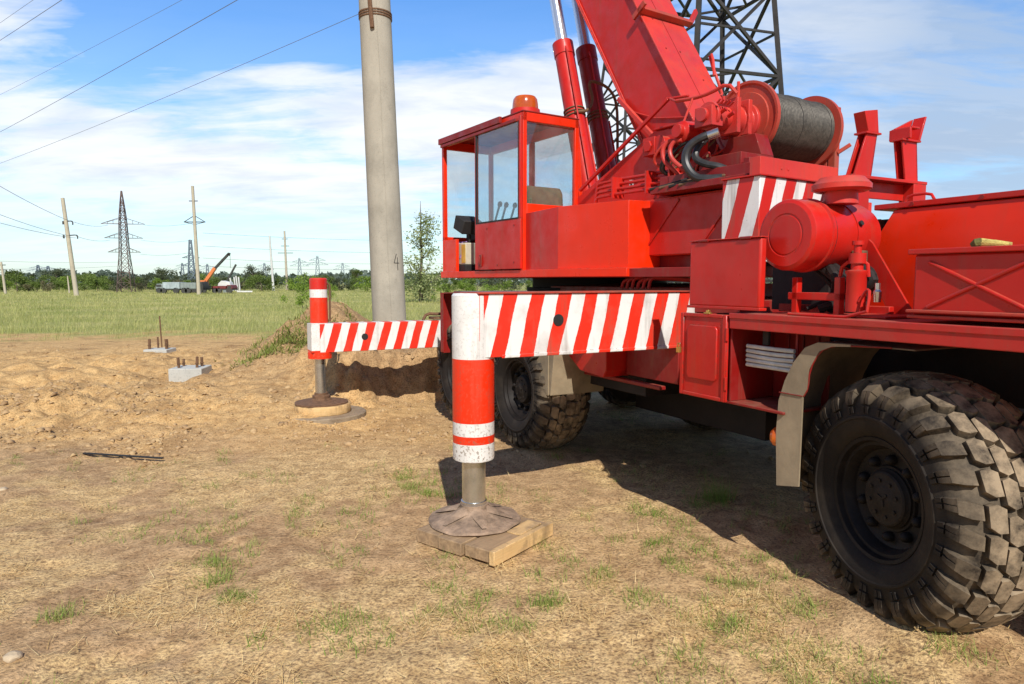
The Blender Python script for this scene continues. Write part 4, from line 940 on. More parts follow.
# sticker on the side frame
u = MB(); u.box(4.276, 4.28, 4.60, 4.65, 2.43, 2.50); part(u, 'frame_sticker', M['strip'], frame=MS, bevel=0)
u = MB(); u.bar((4.274, 4.61, 2.44), (4.274, 4.64, 2.49), .012, .002, (1, 0, 0)); u.bar((4.2745, 4.64, 2.44), (4.2745, 4.61, 2.49), .012, .002, (1, 0, 0)); part(u, 'sticker_mark', M['black'], frame=MS, bevel=0)
# ---- winch
WY, WZ = 3.48, 2.81
u = MB()
u.lathe((4.36, WY, WZ), (1, 0, 0), [(0, .16), (0, .20), (.012, .205), (.012, .255), (.0, .268), (.0, .287), (.034, .287), (.028, .2)], 56)
wd = part(u, 'winch', M['flange'], frame=MS, bevel=0)
u = MB(); u.lathe((5.15, WY, WZ), (1, 0, 0), [(0, .2), (0, .287), (.036, .287), (.036, .2), (.036, 0)], 56); part(u, 'drum_flange', M['flange'], wd, MS, bevel=0)
u = MB(); u.lathe((4.375, WY, WZ), (1, 0, 0), [(0, 0), (0, .21), (.02, .21), (.02, 0)], 48); part(u, 'flange_disc', M['flange'], wd, MS, bevel=0)
prof = []; xx = 0; L = .76; nt_ = 44
for i in range(nt_):
    for s in range(4):
        t = (i + s / 4) * L / nt_; prof.append((t, .226 + .008 * abs(math.sin(PI * s / 4 + .001)) + (.006 if (i // 7) % 3 == 0 else 0)))
u = MB(); u.lathe((4.388, WY, WZ), (1, 0, 0), prof, 56); part(u, 'wire_rope', M['rope'], wd, MS, bevel=0)
u = MB(); u.box(5.19, 5.23, WY - .15, WY + .15, 2.31, 2.95); u.box(5.19, 5.25, WY - .22, WY - .16, 2.39, 2.98); u.bar((5.22, WY - .22, 2.62), (5.27, WY - .3, 2.68), .02, .03); part(u, 'bearing_stand', M['flange'], wd, MS)
# motor
u = MB()
u.lathe((4.375, WY, 2.79), (-1, 0, 0), [(0, .14), (.04, .14), (.05, .11), (.10, .11), (.10, .13), (.13, .13), (.13, .105), (.22, .105), (.22, .12), (.25, .12), (.25, .085), (.40, .08), (.40, .10), (.43, .10), (.43, .05), (.50, .05)], 32)
for t in (.11, .235): u.box(4.375 - t - .02, 4.375 - t + .02, WY - .125, WY + .125, 2.675, 2.925)
u.box(3.90, 4.02, WY - .08, WY + .08, 2.71, 2.85)
wm = part(u, 'winch_motor', M['pink'], wd, MS, bevel=.004)
u = MB()
for a, b2 in (((4.05, WY - .1, 2.78), (4.05, WY - .15, 2.80)), ((3.98, WY - .09, 2.80), (3.98, WY - .14, 2.82)), ((4.02, WY - .08, 2.87), (4.02, WY - .08, 2.92))): u.cyl(a, b2, .014, None, 6)
for i in range(5): u.cyl((3.93 + i * .035, WY - .1, 2.86), (3.93 + i * .035, WY - .13, 2.88), .007, None, 6)
part(u, 'motor_fitting', M['red'], wd, MS, bevel=0)
u = MB(); u.lathe((4.12, 3.72, 2.72), (-1, 0, 0), [(0, .10), (.06, .10), (.06, .085), (.18, .08), (.2, .05), (.24, .05)], 24); u.box(4.0, 4.12, 3.62, 3.82, 2.40, 2.66); u.box(3.95, 4.1, 3.85, 3.95, 2.55, 2.68)
part(u, 'hydraulic_motor', M['red'], frame=MS, bevel=.003)
u = MB(); u.box(3.98, 4.34, 3.2, 3.58, 2.31, 2.50); u.prism([(3.2, 2.50), (3.58, 2.50), (3.5, 2.66), (3.26, 2.66)], 'x', 4.2, 4.34); u.bar((4.0, 3.15, 2.32), (4.0, 3.15, 2.45), .05, .05); part(u, 'motor_mount', M['dkred'], frame=MS, bevel=.004)
u = MB(); u.tube([(4.06, 3.9, 3.0), (4.06, 3.72, 2.98), (4.05, 3.55, 2.98), (4.06, 3.40, 3.02), (4.1, 3.35, 2.94)], .014, 8, 1); u.tube([(4.05, 3.72, 2.98), (3.98, 3.74, 2.80)], .009, 8); u.tube([(4.06, 3.9, 3.0), (4.2, 4.1, 3.08)], .010, 8); u.tube([(4.3, 3.5, 2.95), (4.3, 3.5, 3.09)], .012, 8); part(u, 'winch_pipe', M['pink'], frame=MS, bevel=0)
def hose(pts, r, m, nm='hose'):
    u = MB(); u.tube(pts, r, 10, 3); return part(u, nm, m, frame=MS, bevel=0)
def sp_(px, py, X):       # a point of the hose run on the vertical plane X of the slewed frame
    u_ = (px - 512) / F; v_ = -(py - 342) / F; cp, sn = math.cos(PITCH), math.sin(PITCH)
    r = Vector((u_, cp + v_ * sn, -sn + v_ * cp)); l = MS.to_3x3().transposed() @ r; t = X / l.x
    return Vector((X, l.y * t, EYE + l.z * t))
hose([sp_(718, 133, 3.93), sp_(704, 136, 3.86), sp_(688, 146, 3.80), sp_(684, 162, 3.78), sp_(694, 178, 3.80), sp_(708, 179, 3.84), sp_(722, 178, 3.90)], .03, M['rubber_hose'])
hose([sp_(708, 137, 3.97), sp_(698, 146, 3.90), sp_(694, 158, 3.86), sp_(704, 164, 3.88), sp_(718, 166, 3.92), sp_(728, 170, 3.98)], .026, M['rubber_hose'])
u = MB(); u.cyl(sp_(719, 132, 3.92), sp_(708, 136, 3.88), .034, None, 14); part(u, 'hose_ferrule', M['rod'], frame=MS, bevel=0)
u = MB(); u.cyl(sp_(722, 168, 3.955), sp_(731, 171, 4.0), .026, None, 12); part(u, 'hose_end', M['pink'], frame=MS, bevel=0)
hose([sp_(676, 141, 3.95), sp_(668, 141, 3.92), sp_(662, 150, 3.90), sp_(664, 162, 3.90), sp_(674, 170, 3.92), sp_(682, 178, 3.96)], .017, M['pink'], 'red_hose')
hose([sp_(682, 140, 3.93), sp_(674, 141, 3.90), sp_(669, 150, 3.88), sp_(672, 160, 3.88), sp_(682, 168, 3.90), sp_(690, 176, 3.95)], .017, M['pink'], 'red_hose')
for i in range(7):        # small control pipes at the boom foot
    x0 = random.uniform(3.9, 4.2); y0 = random.uniform(3.6, 4.0); z0 = random.uniform(2.35, 2.6)
    hose([(x0, y0, z0), (x0 - .03, y0 + .05, z0 + .08), (x0 + .05, y0 - .1, z0 + .14), (x0 + .02, y0 - .15, z0 + .22)], .009, random.choice((M['pink'], M['red'], M['rust'])), 'control_pipe')
rh = random.Random(12)
for i in range(9):
    a = (rh.uniform(3.92, 4.1), rh.uniform(3.55, 3.95), rh.uniform(2.32, 2.5)); e = (a[0] + rh.uniform(-.05, .1), a[1] + rh.uniform(-.3, .1), a[2] + rh.uniform(.1, .35))
    hose([a, (a[0] - .08, a[1] + .06, a[2] + .06), (a[0] - .06, a[1] - .08, a[2] + .2), e], rh.choice((.008, .011, .014)), rh.choice((M['rubber_hose'], M['rust'], M['pink'], M['black'])), 'control_pipe')
    u = MB(); u.cyl(e, (e[0] - .03, e[1] - .01, e[2] + .02), .018, None, 6); part(u, 'pipe_fitting', rh.choice((M['rust'], M['rod'], M['brass'])), frame=MS, bevel=0)
for i in range(9):
    u = MB(); yy = 2.95 + i * .26; u.cyl((3.946, yy + .25, 1.84), (3.936, yy + .25, 1.84), .012, None, 6); part(u, 'bolt_head', M['dkred'], up, MS, bevel=0)
for z in (1.02, 1.30):
    u = MB(); u.cyl((2.832, 2.84, z - .035), (2.832, 2.84, z + .035), .009, None, 10); part(u, 'door_hinge', M['red'], cb, bevel=0)
for y_ in (2.74, 3.06):
    u = MB(); u.cyl((2.848, y_ - .04, 1.834), (2.848, y_ + .04, 1.834), .008, None, 10); part(u, 'box_hinge', M['dkred'], kb, bevel=0)
for y_ in (2.3, 1.95, 1.6, 1.25):
    u = MB(); u.cyl((3.602, y_, 2.01), (3.594, y_, 2.01), .011, None, 6); part(u, 'flange_bolt', M['dkred'], hood, bevel=0)
for k_, (y_, z_) in enumerate(((5.50, 1.78), (6.16, 1.78), (5.50, 2.13), (6.0, 2.13), (5.80, 1.76))):
    u = MB(); u.cyl((CX0 - .035, y_, z_), (CX0 - .040, y_, z_), .008, None, 8); part(u, 'door_rivet', M['dkred'], cab, MS, bevel=0)
# grease and cables under the winch
for i in range(4):
    hose([(4.3, 3.2 + .08 * i, 2.34), (4.05, 3.18 + .1 * i, 2.36 + .02 * i), (3.85, 3.3 + .12 * i, 2.33), (3.8, 3.6 + .1 * i, 2.30)], .012, M['black' if i % 2 else 'rust'], 'cable')
# hose bundle on the carrier behind the near beam
u = MB()
for i in range(6):
    y0 = 4.62 - .07 * i
    u.tube([(3.42, y0, 1.54), (3.42, y0 - .02, 1.60 + .012 * (i % 3)), (3.46, y0 - .10, 1.625), (3.55, 4.0 - .05 * (i % 3), 1.61), (3.6, 3.75, 1.58)], .014, 8, 2)
part(u, 'carrier_hose', M['deck'], bevel=0)

# ------------------------------------------------------------------ things about the crane
wp = empty('wooden_pad', MT, (1.77, 3.72, 0), 'square pad of old timber planks under the near jack foot', 'wooden pad')
ang = math.atan2(.30, .62); ux = Vector((math.cos(ang), math.sin(ang), 0)); uy = Vector((-math.sin(ang), math.cos(ang), 0))
C0 = Vector((1.755, 3.725, 0))
for i in range(3):
    b_ = MB(); c0 = C0 + uy * (-.175 + i * .19 + .02); L = (.29, .305, .295)[i]
    b_.obox(Vector((0, 0, 0)), (L, 0, 0), (0, .0915, 0), (0, 0, .036 + .003 * i))
    b_.build('plank', M['plank'], wp, MT @ Matrix.Translation(c0 + Vector((0, 0, .045))) @ Matrix.Rotation(ang + (.02, -.01, .0)[i], 4, 'Z'), .006)
b_ = MB(); b_.obox((0, 0, 0), (.30, 0, 0), (0, .02, 0), (0, 0, .042))
b_.build('batten', M['freshwood'], wp, MT @ Matrix.Translation(C0 - uy * .275 + Vector((0, 0, .046))) @ Matrix.Rotation(ang, 4, 'Z'), .004)
b_ = MB(); b_.obox((0, 0, 0), (.12, 0, 0), (0, .05, 0), (0, 0, .005))
b_.build('wood_block', M['freshwood'], wp, MT @ Matrix.Translation(C0 + ux * .12 - uy * .2 + Vector((0, 0, .086))) @ Matrix.Rotation(ang + .05, 4, 'Z'), .002)
def slabdisc(r, z0, z1, c, jit):
    o = MB(); o.lathe((c[0], c[1], z0), (0, 0, 1), [(0, r * .98), (.012, r), (z1 - z0 - .012, r), (z1 - z0, r * .98)], 44, jit); return o
o = slabdisc(.47, -.02, .095, (FX + .03, FY), lambda t, a: 1 + .02 * math.sin(3 * a + .5)).build('timber_disc', M['greywood'], None, MT, 0, False, (FX + .03, FY, 0))
tag(o, 'large grey weathered round timber disc flat on the soil below the far jack', 'wooden disc')
o = slabdisc(.315, .095, .20, (FX + .02, FY), lambda t, a: 1 + .02 * (int(a * 5) % 2) - .01).build('timber_disc', M['freshwood'], None, MT, .003, False, (FX + .02, FY, .095))
tag(o, 'smaller pale disc of cut wood blocks stacked on the grey timber disc', 'wooden disc')

# folded white strap hanging in the open cabinet
b_ = MB()
for i in range(5):
    z = 1.235 - i * .026; b_.tube([(2.93, 2.46, z), (2.925, 2.6, z - .004 * math.sin(i)), (2.93, 2.78, z + .003)], .0115, 8, 1)
o = b_.build('folded_tube', M['strip'], None, MT, 0, False, (2.93, 2.53, 1.12)); tag(o, 'bundle of white ribbed tubing hung inside the open storage cabinet', 'tubing')
b_ = MB(); b_.box(2.935, 2.955, 2.64, 2.68, 1.25, 1.33); b_.build('hanger_strap', M['black'], o, MT, .003)
# gloves on the toolbox
b_ = MB()
b_.tube([(3.02, 1.650, 1.748), (3.03, 1.630, 1.758), (3.04, 1.605, 1.755), (3.05, 1.570, 1.750), (3.06, 1.545, 1.746)], [.010, .019, .016, .013, .009], 10, 0)
b_.tube([(3.07, 1.635, 1.747), (3.065, 1.600, 1.756), (3.08, 1.545, 1.748)], [.010, .014, .009], 10)
o = b_.build('work_glove', M['glove'], None, MT, 0, False, (3.04, 1.53, 1.738)); tag(o, 'crumpled mustard yellow work glove lying on the red toolbox lid', 'glove')
b_ = MB(); b_.tube([(3.02, 1.665, 1.748), (3.02, 1.650, 1.755), (3.03, 1.633, 1.759)], [.012, .020, .0195], 10); b_.build('glove_cuff', M['gloved'], o, MT, 0)
# rag in the cab
b_ = MB(); nn = 9; vs = []; fs = []
for i in range(nn):
    for j in range(nn):
        a, b2 = i / 8, j / 8; yy = 6.70 + .17 * a; over = max(0, b2 - .35)
        vs.append((3.76 - .1 * min(b2, .35) - .012 * math.sin(a * 9) * over * 3 - .02 * (over > 0), yy + .02 * math.sin(b2 * 7), 2.03 + .012 * math.sin(a * 11 + b2 * 4) - over * .22 * (1 + .25 * math.sin(a * 8))))
for i in range(nn - 1):
    for j in range(nn - 1): fs.append((i * nn + j, i * nn + j + 1, (i + 1) * nn + j + 1, (i + 1) * nn + j))
b_.add(vs, fs); o = b_.build('cloth_rag', M['purple'], None, MS, 0, False, (3.72, 6.78, 2.02)); tag(o, 'lilac rag draped over the console inside the crane cab', 'rag')

# ------------------------------------------------------------------ near concrete pole
PD = 14.8
pole = empty('concrete_pole', MW, (gx(389, PD), PD, 0), 'thick grey concrete utility pole close behind the far outrigger, marked with a 4', 'pole')
b_ = MB(); pb = Vector((gx(390.5, PD), PD, -.3)); pt = Vector((gx(377, PD) - .09, PD, 12.0))
pdir = (pt - pb); 
b_.lathe(pb, pdir, [(0, .365), (pdir.length, .30)], 40); b_.build('pole_shaft', M['concrete'], pole, MW, 0)
def on_pole(z, off_ang, r_extra=.0):
    t = (z - pb.z) / (pt.z - pb.z); c = pb.lerp(pt, t); r = .365 + (.30 - .365) * t + r_extra
    return c + Vector((math.sin(off_ang) * r, -math.cos(off_ang) * r, 0))
b_ = MB()
for (a0, z0), (a1, z1) in (((.62, 1.98), (.98, 1.98)), ((.62, 1.98), (.80, 2.17)), ((.86, 2.10), (.86, 1.83))):
    pts = [on_pole(z0 + (z1 - z0) * i / 6, a0 + (a1 - a0) * i / 6, .001) for i in range(7)]
    b_.tube(pts, .007, 6)
b_.build('painted_number', M['black'], pole, MW, 0)
b_ = MB(); b_.tube([on_pole(.3 + .8 * i, .28 + .02 * math.sin(i * 2.1), -.001) for i in range(14)], .009, 6); b_.build('mould_seam', M['concrete'], pole, MW, 0)
b_ = MB()
for k in range(3):
    b_.lathe(on_pole(7.02 + .05 * k, 0) + Vector((0, .33, 0)), pdir + Vector((.25, 0, 0)), [(0, .33), (.005, .345), (.03, .345), (.035, .33)], 36)
b_.tube([on_pole(7.3, -.1, .03), on_pole(6.75, -.02, .03)], .045, 8)
b_.build('clamp_band', M['rust'], pole, MW, 0)

# ------------------------------------------------------------------ lattice pylons
def pylon(name, x, y, H, wb, wt, rot, m, label, cat, group=None, levels=None, leg=.11, br=.05, arms=(), split=True, inner=True, prof=None):
    root = empty(name, MW, (x, y, 0), label, cat, group)
    fr = MW @ Matrix.Translation((x, y, 0)) @ Matrix.Rotation(rot, 4, 'Z')
    hw = (lambda z: float(np.interp(z / H, [p_[0] for p_ in prof], [p_[1] for p_ in prof])) / 2) if prof else (lambda z: wb / 2 + (wt / 2 - wb / 2) * min(1, z / H))
    cor = lambda i, z: Vector(((-1, 1, 1, -1)[i] * hw(z), (-1, -1, 1, 1)[i] * hw(z), z))
    if split:
        for i in range(4):
            b = MB(); b.tube([cor(i, z) for z in levels], leg * .55, 4); b.build('tower_leg', m, root, fr)
    b = MB()
    if not split:
        for i in range(4): b.bar(cor(i, -.1), cor(i, H), leg, leg)
    zs = levels
    for a, c in zip(zs[:-1], zs[1:]):
        for i in range(4):
            j = (i + 1) % 4
            b.bar(cor(i, a), cor(j, c), br, br); b.bar(cor(j, a), cor(i, c), br, br)
            b.bar(cor(i, c), cor(j, c), br, br)
            if inner:
                md = (a + c) / 2; b.bar(cor(i, md), (cor(i, a) * .5 + cor(j, c) * .5), br * .7, br * .7); b.bar((cor(i, a) + cor(j, c)) / 2, cor(j, md), br * .7, br * .7)
                b.bar((cor(i, c) + cor(j, c)) / 2, (cor(j, c) + cor((j + 1) % 4, c)) / 2, br * .7, br * .7)
    b.build('tower_bracing', m, root, fr)
    for z, L in arms:
        for s in (-1, 1):
            b = MB(); tip = Vector((s * L, 0, z))
            for q in (-1, 1):
                b.bar(Vector((s * hw(z), q * hw(z), z)), tip, br, br); b.bar(Vector((s * hw(z), q * hw(z), z + L * .28)), tip, br, br)
            for t in (.35, .65): b.bar(Vector((s * (hw(z) + (L - hw(z)) * t), 0, z)), Vector((s * (hw(z) + (L - hw(z)) * t), 0, z + L * .28 * (1 - t))), br * .8, br * .8)
            b.build('cross_arm', m, root, fr)
    return root
pylon('lattice_pylon', gx(705, 28), 28, 24, 5.1, 1.5, R(18), M['steel'], 'dark steel lattice pylon towering right behind the crane winch', 'pylon', None, [0, 3.2, 6.1, 9.35, 12.6, 15.6, 18.3, 20.6, 22.5, 24], .23, .11, ((18.3, 4.5),))
pylon('lattice_pylon', gx(630, 60), 60, 30, 7.5, 1.6, R(25), M['steel'], 'thin lattice pylon glimpsed between the lift cylinders and the boom', 'pylon', None, [0, 4, 8, 11, 14, 17, 20, 23, 25, 27, 30], .26, .13, ((23, 5),), inner=False)
D = 96
pylon('lattice_pylon', gx(126, D), D, 14.0, 1.75, .35, R(12), M['farsteel'], 'rust brown lattice pylon with three cross arms standing left in the field', 'pylon', None, [0, 1.4, 2.8, 4.1, 5.4, 6.6, 7.7, 8.7, 9.7, 10.7, 11.7, 12.8, 14], .10, .055, ((5.6, 2.1), (7.55, 2.45), (9.5, 2.8)), inner=False, prof=[(0, 1.9), (.4, 1.05), (.7, .8), (.8, .62), (1, .1)])
D = 190
for px, top, hw_, lab in ((192, 240, 4, 'blue grey distant pylon just left of the central concrete pole'), ):
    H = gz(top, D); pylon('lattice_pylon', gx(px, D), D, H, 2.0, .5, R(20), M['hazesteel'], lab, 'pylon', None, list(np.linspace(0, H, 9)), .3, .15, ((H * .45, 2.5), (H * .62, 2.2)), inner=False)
first = None
for px, top, D in ((183, 263, 330), (208, 264, 330), (265, 263, 300), (300, 258, 300), (318, 256, 260), (343, 263, 300), (39, 265, 260), (49, 266, 260)):
    H = gz(top, D)
    if first is None:
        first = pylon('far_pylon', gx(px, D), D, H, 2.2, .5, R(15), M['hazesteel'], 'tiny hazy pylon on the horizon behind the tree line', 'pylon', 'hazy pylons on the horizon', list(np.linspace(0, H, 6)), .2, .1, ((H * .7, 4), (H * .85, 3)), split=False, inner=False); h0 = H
    else:
        c = copy_tree(first); c.location = (gx(px, D), D, 0); c.scale = (1, 1, H / h0)

# ------------------------------------------------------------------ far concrete poles
def farpole(px0, py0, px1, py1, D, r, arms, label, name='concrete_pole', mtl='farconcrete', group=None):
    x0, x1 = gx(px0, D), gx(px1, D); z1 = gz(py1, D)
    root = empty(name, MW, (x0, D, 0), label, 'pole', group)
    b = MB(); b.cyl((x0, D, -.1), (x1, D, z1), r, r * .72, 12); b.build('pole_shaft', M[mtl], root)
    for (py, L, kind) in arms:
        z = gz(py, D); x = x0 + (x1 - x0) * z / z1; b = MB()
        if kind == 'tri':
            b.bar((x - L, D, z), (x + L, D, z), .12, .1); b.bar((x - L, D, z), (x, D, z + .75), .07, .07); b.bar((x + L, D, z), (x, D, z + .75), .07, .07)
            b.bar((x - L, D, z), (x, D, z - .3), .06, .06); b.bar((x + L, D, z), (x, D, z - .3), .06, .06)
        elif kind == 'hook':
            b.tube([(x, D, z + .05), (x + L, D, z + .12), (x + L + .12, D, z - .02), (x + L + .1, D, z - .3)], .06, 6, 1)
            b.cyl((x - .5 * L, D, z + .1), (x - .5 * L, D, z - .25), .09, None, 8)
        else: b.bar((x - L, D, z), (x + L, D, z), .1, .1)
        b.build('cross_arm', M['fardark'], root)
    return root
farpole(76, 296, 67.5, 198, 73, .24, ((222, .6, 'hook'), (236, .9, 'hook')), 'pale concrete pole leaning slightly left, left of the rusty pylon')
farpole(198.5, 294.5, 196.5, 186, 81, .22, ((201, .5, 'bar'), (222, 1.25, 'tri')), 'tall straight concrete pole with a triangular cross arm in mid field')
farpole(273.5, 291, 271, 236, 110, .2, (), 'bare slim white pole without arms near the end of the field', mtl='farwhite')
farpole(287, 290, 286, 231, 118, .22, ((253, 1.3, 'bar'), (246, .7, 'bar'), (239, .5, 'bar')), 'thin concrete pole with short arms right of the bare white pole')
farpole(5, 294, 2.5, 262, 86, .16, ((265, .5, 'bar'), (270, .6, 'bar')), 'short grey wooden pole at the far left edge of the field')
farpole(69, 294, 68, 276, 90, .10, (), 'low thin post in the bushes just left of the leaning pole')

# ------------------------------------------------------------------ overhead wires
def wire(p0, p1, sag, r, label, group, n=24):
    p0 = Vector(p0); p1 = Vector(p1); b = MB()
    pts = [p0.lerp(p1, i / n) - Vector((0, 0, sag * 4 * (i / n) * (1 - i / n))) for i in range(n + 1)]
    b.tube(pts, r, 6); mid = pts[n // 2]
    o = b.build('overhead_wire', M['wire'], None, MW, 0, False, tuple(mid)); return tag(o, label, 'wire', group)
def W(px, py, D): return ((px - 512) / F * D / (math.cos(PITCH) + (342 - py) / F * math.sin(PITCH)), D, gz(py, D))
def wireimg(a, Da, c, Dc, r, label, group=None, sag=.25): wire(W(*a, Da), W(*c, Dc), sag, r, label, group)
wireimg((361, 13, ), 14.7, (-120, 202), 46, 0.0055, 'single wire running from the clamp on the near concrete pole', None, .35)
wireimg((300, -36), 13, (-130, 195), 46, 0.0065, 'dark wire crossing the upper left sky below the faint one', None, .25)
wireimg((260, -42), 16, (-130, 154), 50, 0.0045, 'faint wire crossing the upper left sky', None, .25)
wireimg((110, -32), 12, (-130, 120), 40, 0.0055, 'lower of two short wires across the top left corner', None, .1)
wireimg((90, -40), 14, (-130, 108), 42, 0.0042, 'upper fainter wire of the pair in the top left corner', None, .1)
grp = 'wires strung to the leaning concrete pole'
for a, c, dd in (((-60, 150), (72, 222), 40), ((-60, 190), (70, 236), 45), ((-60, 205), (76, 238), 45)):
    wireimg(a, dd, c, 73, .018, 'thin wire running in from the left to the leaning concrete pole', grp, .3)
grp = 'wires between pylon and pole'
for a, c in (((74, 222), (108, 225)), ((76, 236), (110, 240)), ((144, 225), (197, 222)), ((141, 240), (193, 240)), ((140, 254), (193, 252))):
    wireimg(a, 73 if a[0] < 100 else 96, c, 96 if a[0] < 100 else 90, .018, 'thin short wire between the rusty pylon and a concrete pole', grp, .3)
grp = 'distant horizontal wires'
for y0, y1 in ((233, 240), (246, 252), (258, 263), (266, 268)):
    wireimg((203, y0), 120, (470, y1), 170, .028, 'faint distant wire low above the field right of the mid pole', grp, .6)
for y0, y1 in ((258, 262), (268, 266)):
    wireimg((-60, y0), 120, (120, y1), 150, .025, 'faint distant wire low above the field left of the pylon', 'distant wires on the left', .4)

# ------------------------------------------------------------------ vegetation
def crown_mesh(name, m, rad, hgt, n, leaf, seed, lobes=9, base=.1, gap=.5):
    r = np.random.default_rng(seed); P = []
    lob = [(r.normal(0, rad * .45), r.normal(0, rad * .45), base * hgt + r.uniform(.15, .95) * hgt * (1 - base), rad * r.uniform(.28, .55)) for _ in range(lobes)]
    per = n // lobes
    for lx, ly, lz, lr in lob:
        d = r.normal(0, 1, (per, 3)); d /= np.linalg.norm(d, axis=1)[:, None]; rr = lr * r.uniform(gap, 1.08, per)[:, None]
        q = d * rr; q[:, 2] *= .85; q += (lx, ly, lz * .92); P.append(q)
    P = np.concatenate(P); P[:, 2] = np.clip(P[:, 2], .03 * hgt, None); n = len(P)
    a = r.normal(0, 1, (n, 3)); a /= np.linalg.norm(a, axis=1)[:, None]; b = np.cross(a, r.normal(0, 1, (n, 3))); b /= np.linalg.norm(b, axis=1)[:, None]
    s = leaf * r.uniform(.5, 1.3, n)[:, None]
    V = np.stack([P - a * s, P - b * s * .5, P + a * s, P + b * s * .5], 1).reshape(-1, 3)
    me = bpy.data.meshes.new(name); me.vertices.add(len(V)); me.vertices.foreach_set('co', V.ravel())
    f = np.arange(n * 4); me.loops.add(n * 4); me.loops.foreach_set('vertex_index', f)
    me.polygons.add(n); me.polygons.foreach_set('loop_start', np.arange(0, n * 4, 4)); me.polygons.foreach_set('loop_total', np.full(n, 4)); me.update()
    me.materials.append(m); return me
def stem_mesh(name, hgt, rad, n, r0, seed):
    r = random.Random(seed); b = MB()
    b.tube([(0, 0, -.1), (r.uniform(-.05, .05), 0, hgt * .35), (r.uniform(-.1, .1), r.uniform(-.1, .1), hgt * .8)], [r0, r0 * .75, r0 * .25], 7)
    for i in range(n):
        z = hgt * r.uniform(.12, .6); an = r.uniform(0, 2 * PI); L = rad * r.uniform(.5, 1)
        b.tube([(0, 0, z), (math.cos(an) * L * .5, math.sin(an) * L * .5, z + hgt * .14), (math.cos(an) * L, math.sin(an) * L, z + hgt * r.uniform(.2, .35))], [r0 * .45, r0 * .3, r0 * .1], 5)
    return b.mesh(name, M['bark'])
def plant(name, cat, x, y, cm, sm, label, group=None, s=1.0, sx=1.0):
    o = bpy.data.objects.new(name, None); COL.objects.link(o); o.location = (x, y, hz(x, y)); o.rotation_euler = (0, 0, random.uniform(0, 6.28)); o.scale = (s * sx, s * sx, s)
    tag(o, label, cat, group)
    for nm, me_ in (('foliage', cm), ('stem', sm)):
        if me_: q = bpy.data.objects.new(nm, me_); COL.objects.link(q); q.parent = o
    return o
st = stem_mesh('stem', 2.4, 1.4, 7, .06, 1)
kinds = {}
for key, mm, lf in (('bright', 'leaf_bright', .13), ('mid', 'leaf_mid', .13), ('dark', 'leaf_dark', .13), ('dry', 'leaf_dry', .12)):
    kinds[key] = [crown_mesh('foliage', M[mm], 1.6, 2.9, 1500, lf, hash(key) % 91 + s_ if False else {'bright': 10, 'mid': 20, 'dark': 30, 'dry': 40}[key] + s_, 11, .0, .35) for s_ in range(3)]
LBL = {'bright': 'rounded bright green bush in the hedge row along the far field edge', 'mid': 'rounded mid green bush in the hedge row along the far field edge', 'dark': 'dark olive bush in the hedge row along the far field edge', 'dry': 'brownish bare brush in the hedge row along the far field edge'}
rb = random.Random(5)
px = -45
while px < 640:
    D = rb.uniform(98, 118); k_ = rb.choice(('bright', 'mid', 'mid', 'bright', 'dark', 'dry') if px < 250 else ('mid', 'bright', 'mid', 'dark'))
    hgt = (rb.uniform(1.5, 2.7) if px < 260 else rb.uniform(1.9, 2.9))
    if k_ == 'dry': hgt *= .75
    plant('bush', 'bush', gx(px, D), D, rb.choice(kinds[k_]), st, LBL[k_], k_ + ' bushes of the far hedge', hgt / 2.9, rb.uniform(.9, 1.3))
    px += rb.uniform(7, 13) * (1 if px < 260 else 1.3)
px = -45
while px < 260:
    D = rb.uniform(122, 135); hgt = rb.uniform(2.0, 3.1)
    plant('bush', 'bush', gx(px, D), D, rb.choice(kinds[rb.choice(('mid', 'dark'))]), st, 'taller dark bush standing behind the front hedge row', 'taller bushes behind the hedge', hgt / 2.9, .9)
    px += rb.uniform(9, 17)
# single trees one can tell apart
tst = stem_mesh('trunk', 5.0, 2.0, 9, .14, 3)
c1 = crown_mesh('crown', M['leaf_dark'], 2.5, 5.4, 2600, .17, 77, 14, .2, .3); c2 = crown_mesh('crown', M['leaf_dark'], 2.9, 5.8, 2400, .15, 78, 14, .2, .2); c3 = crown_mesh('crown', M['leaf_mid'], 1.9, 4.6, 1700, .16, 79, 11, .25, .3)
plant('tree', 'tree', gx(253, 150), 150, c2, tst, 'dark bare looking round tree behind the short boom right of the mid pole', None, .92, 1.1)
plant('tree', 'tree', gx(163, 140), 140, c1, tst, 'round dark green tree between the rusty pylon and the mid pole', None, .80, 1.1)
plant('tree', 'tree', gx(57, 135), 135, c1, tst, 'loose crowned tree rising above the hedge left of the leaning pole', None, .76, 1.1)
plant('tree', 'tree', gx(92, 150), 150, c3, tst, 'small dark tree above the hedge between leaning pole and rusty pylon', None, .75, 1.1)
plant('tree', 'tree', gx(356, 150), 150, c3, tst, 'small green tree above the low hedge just left of the near pole', None, .95, .9)
plant('tree', 'tree', gx(10, 128), 128, c3, tst, 'green tree at the left edge behind the short pole', None, .82, 1.2)
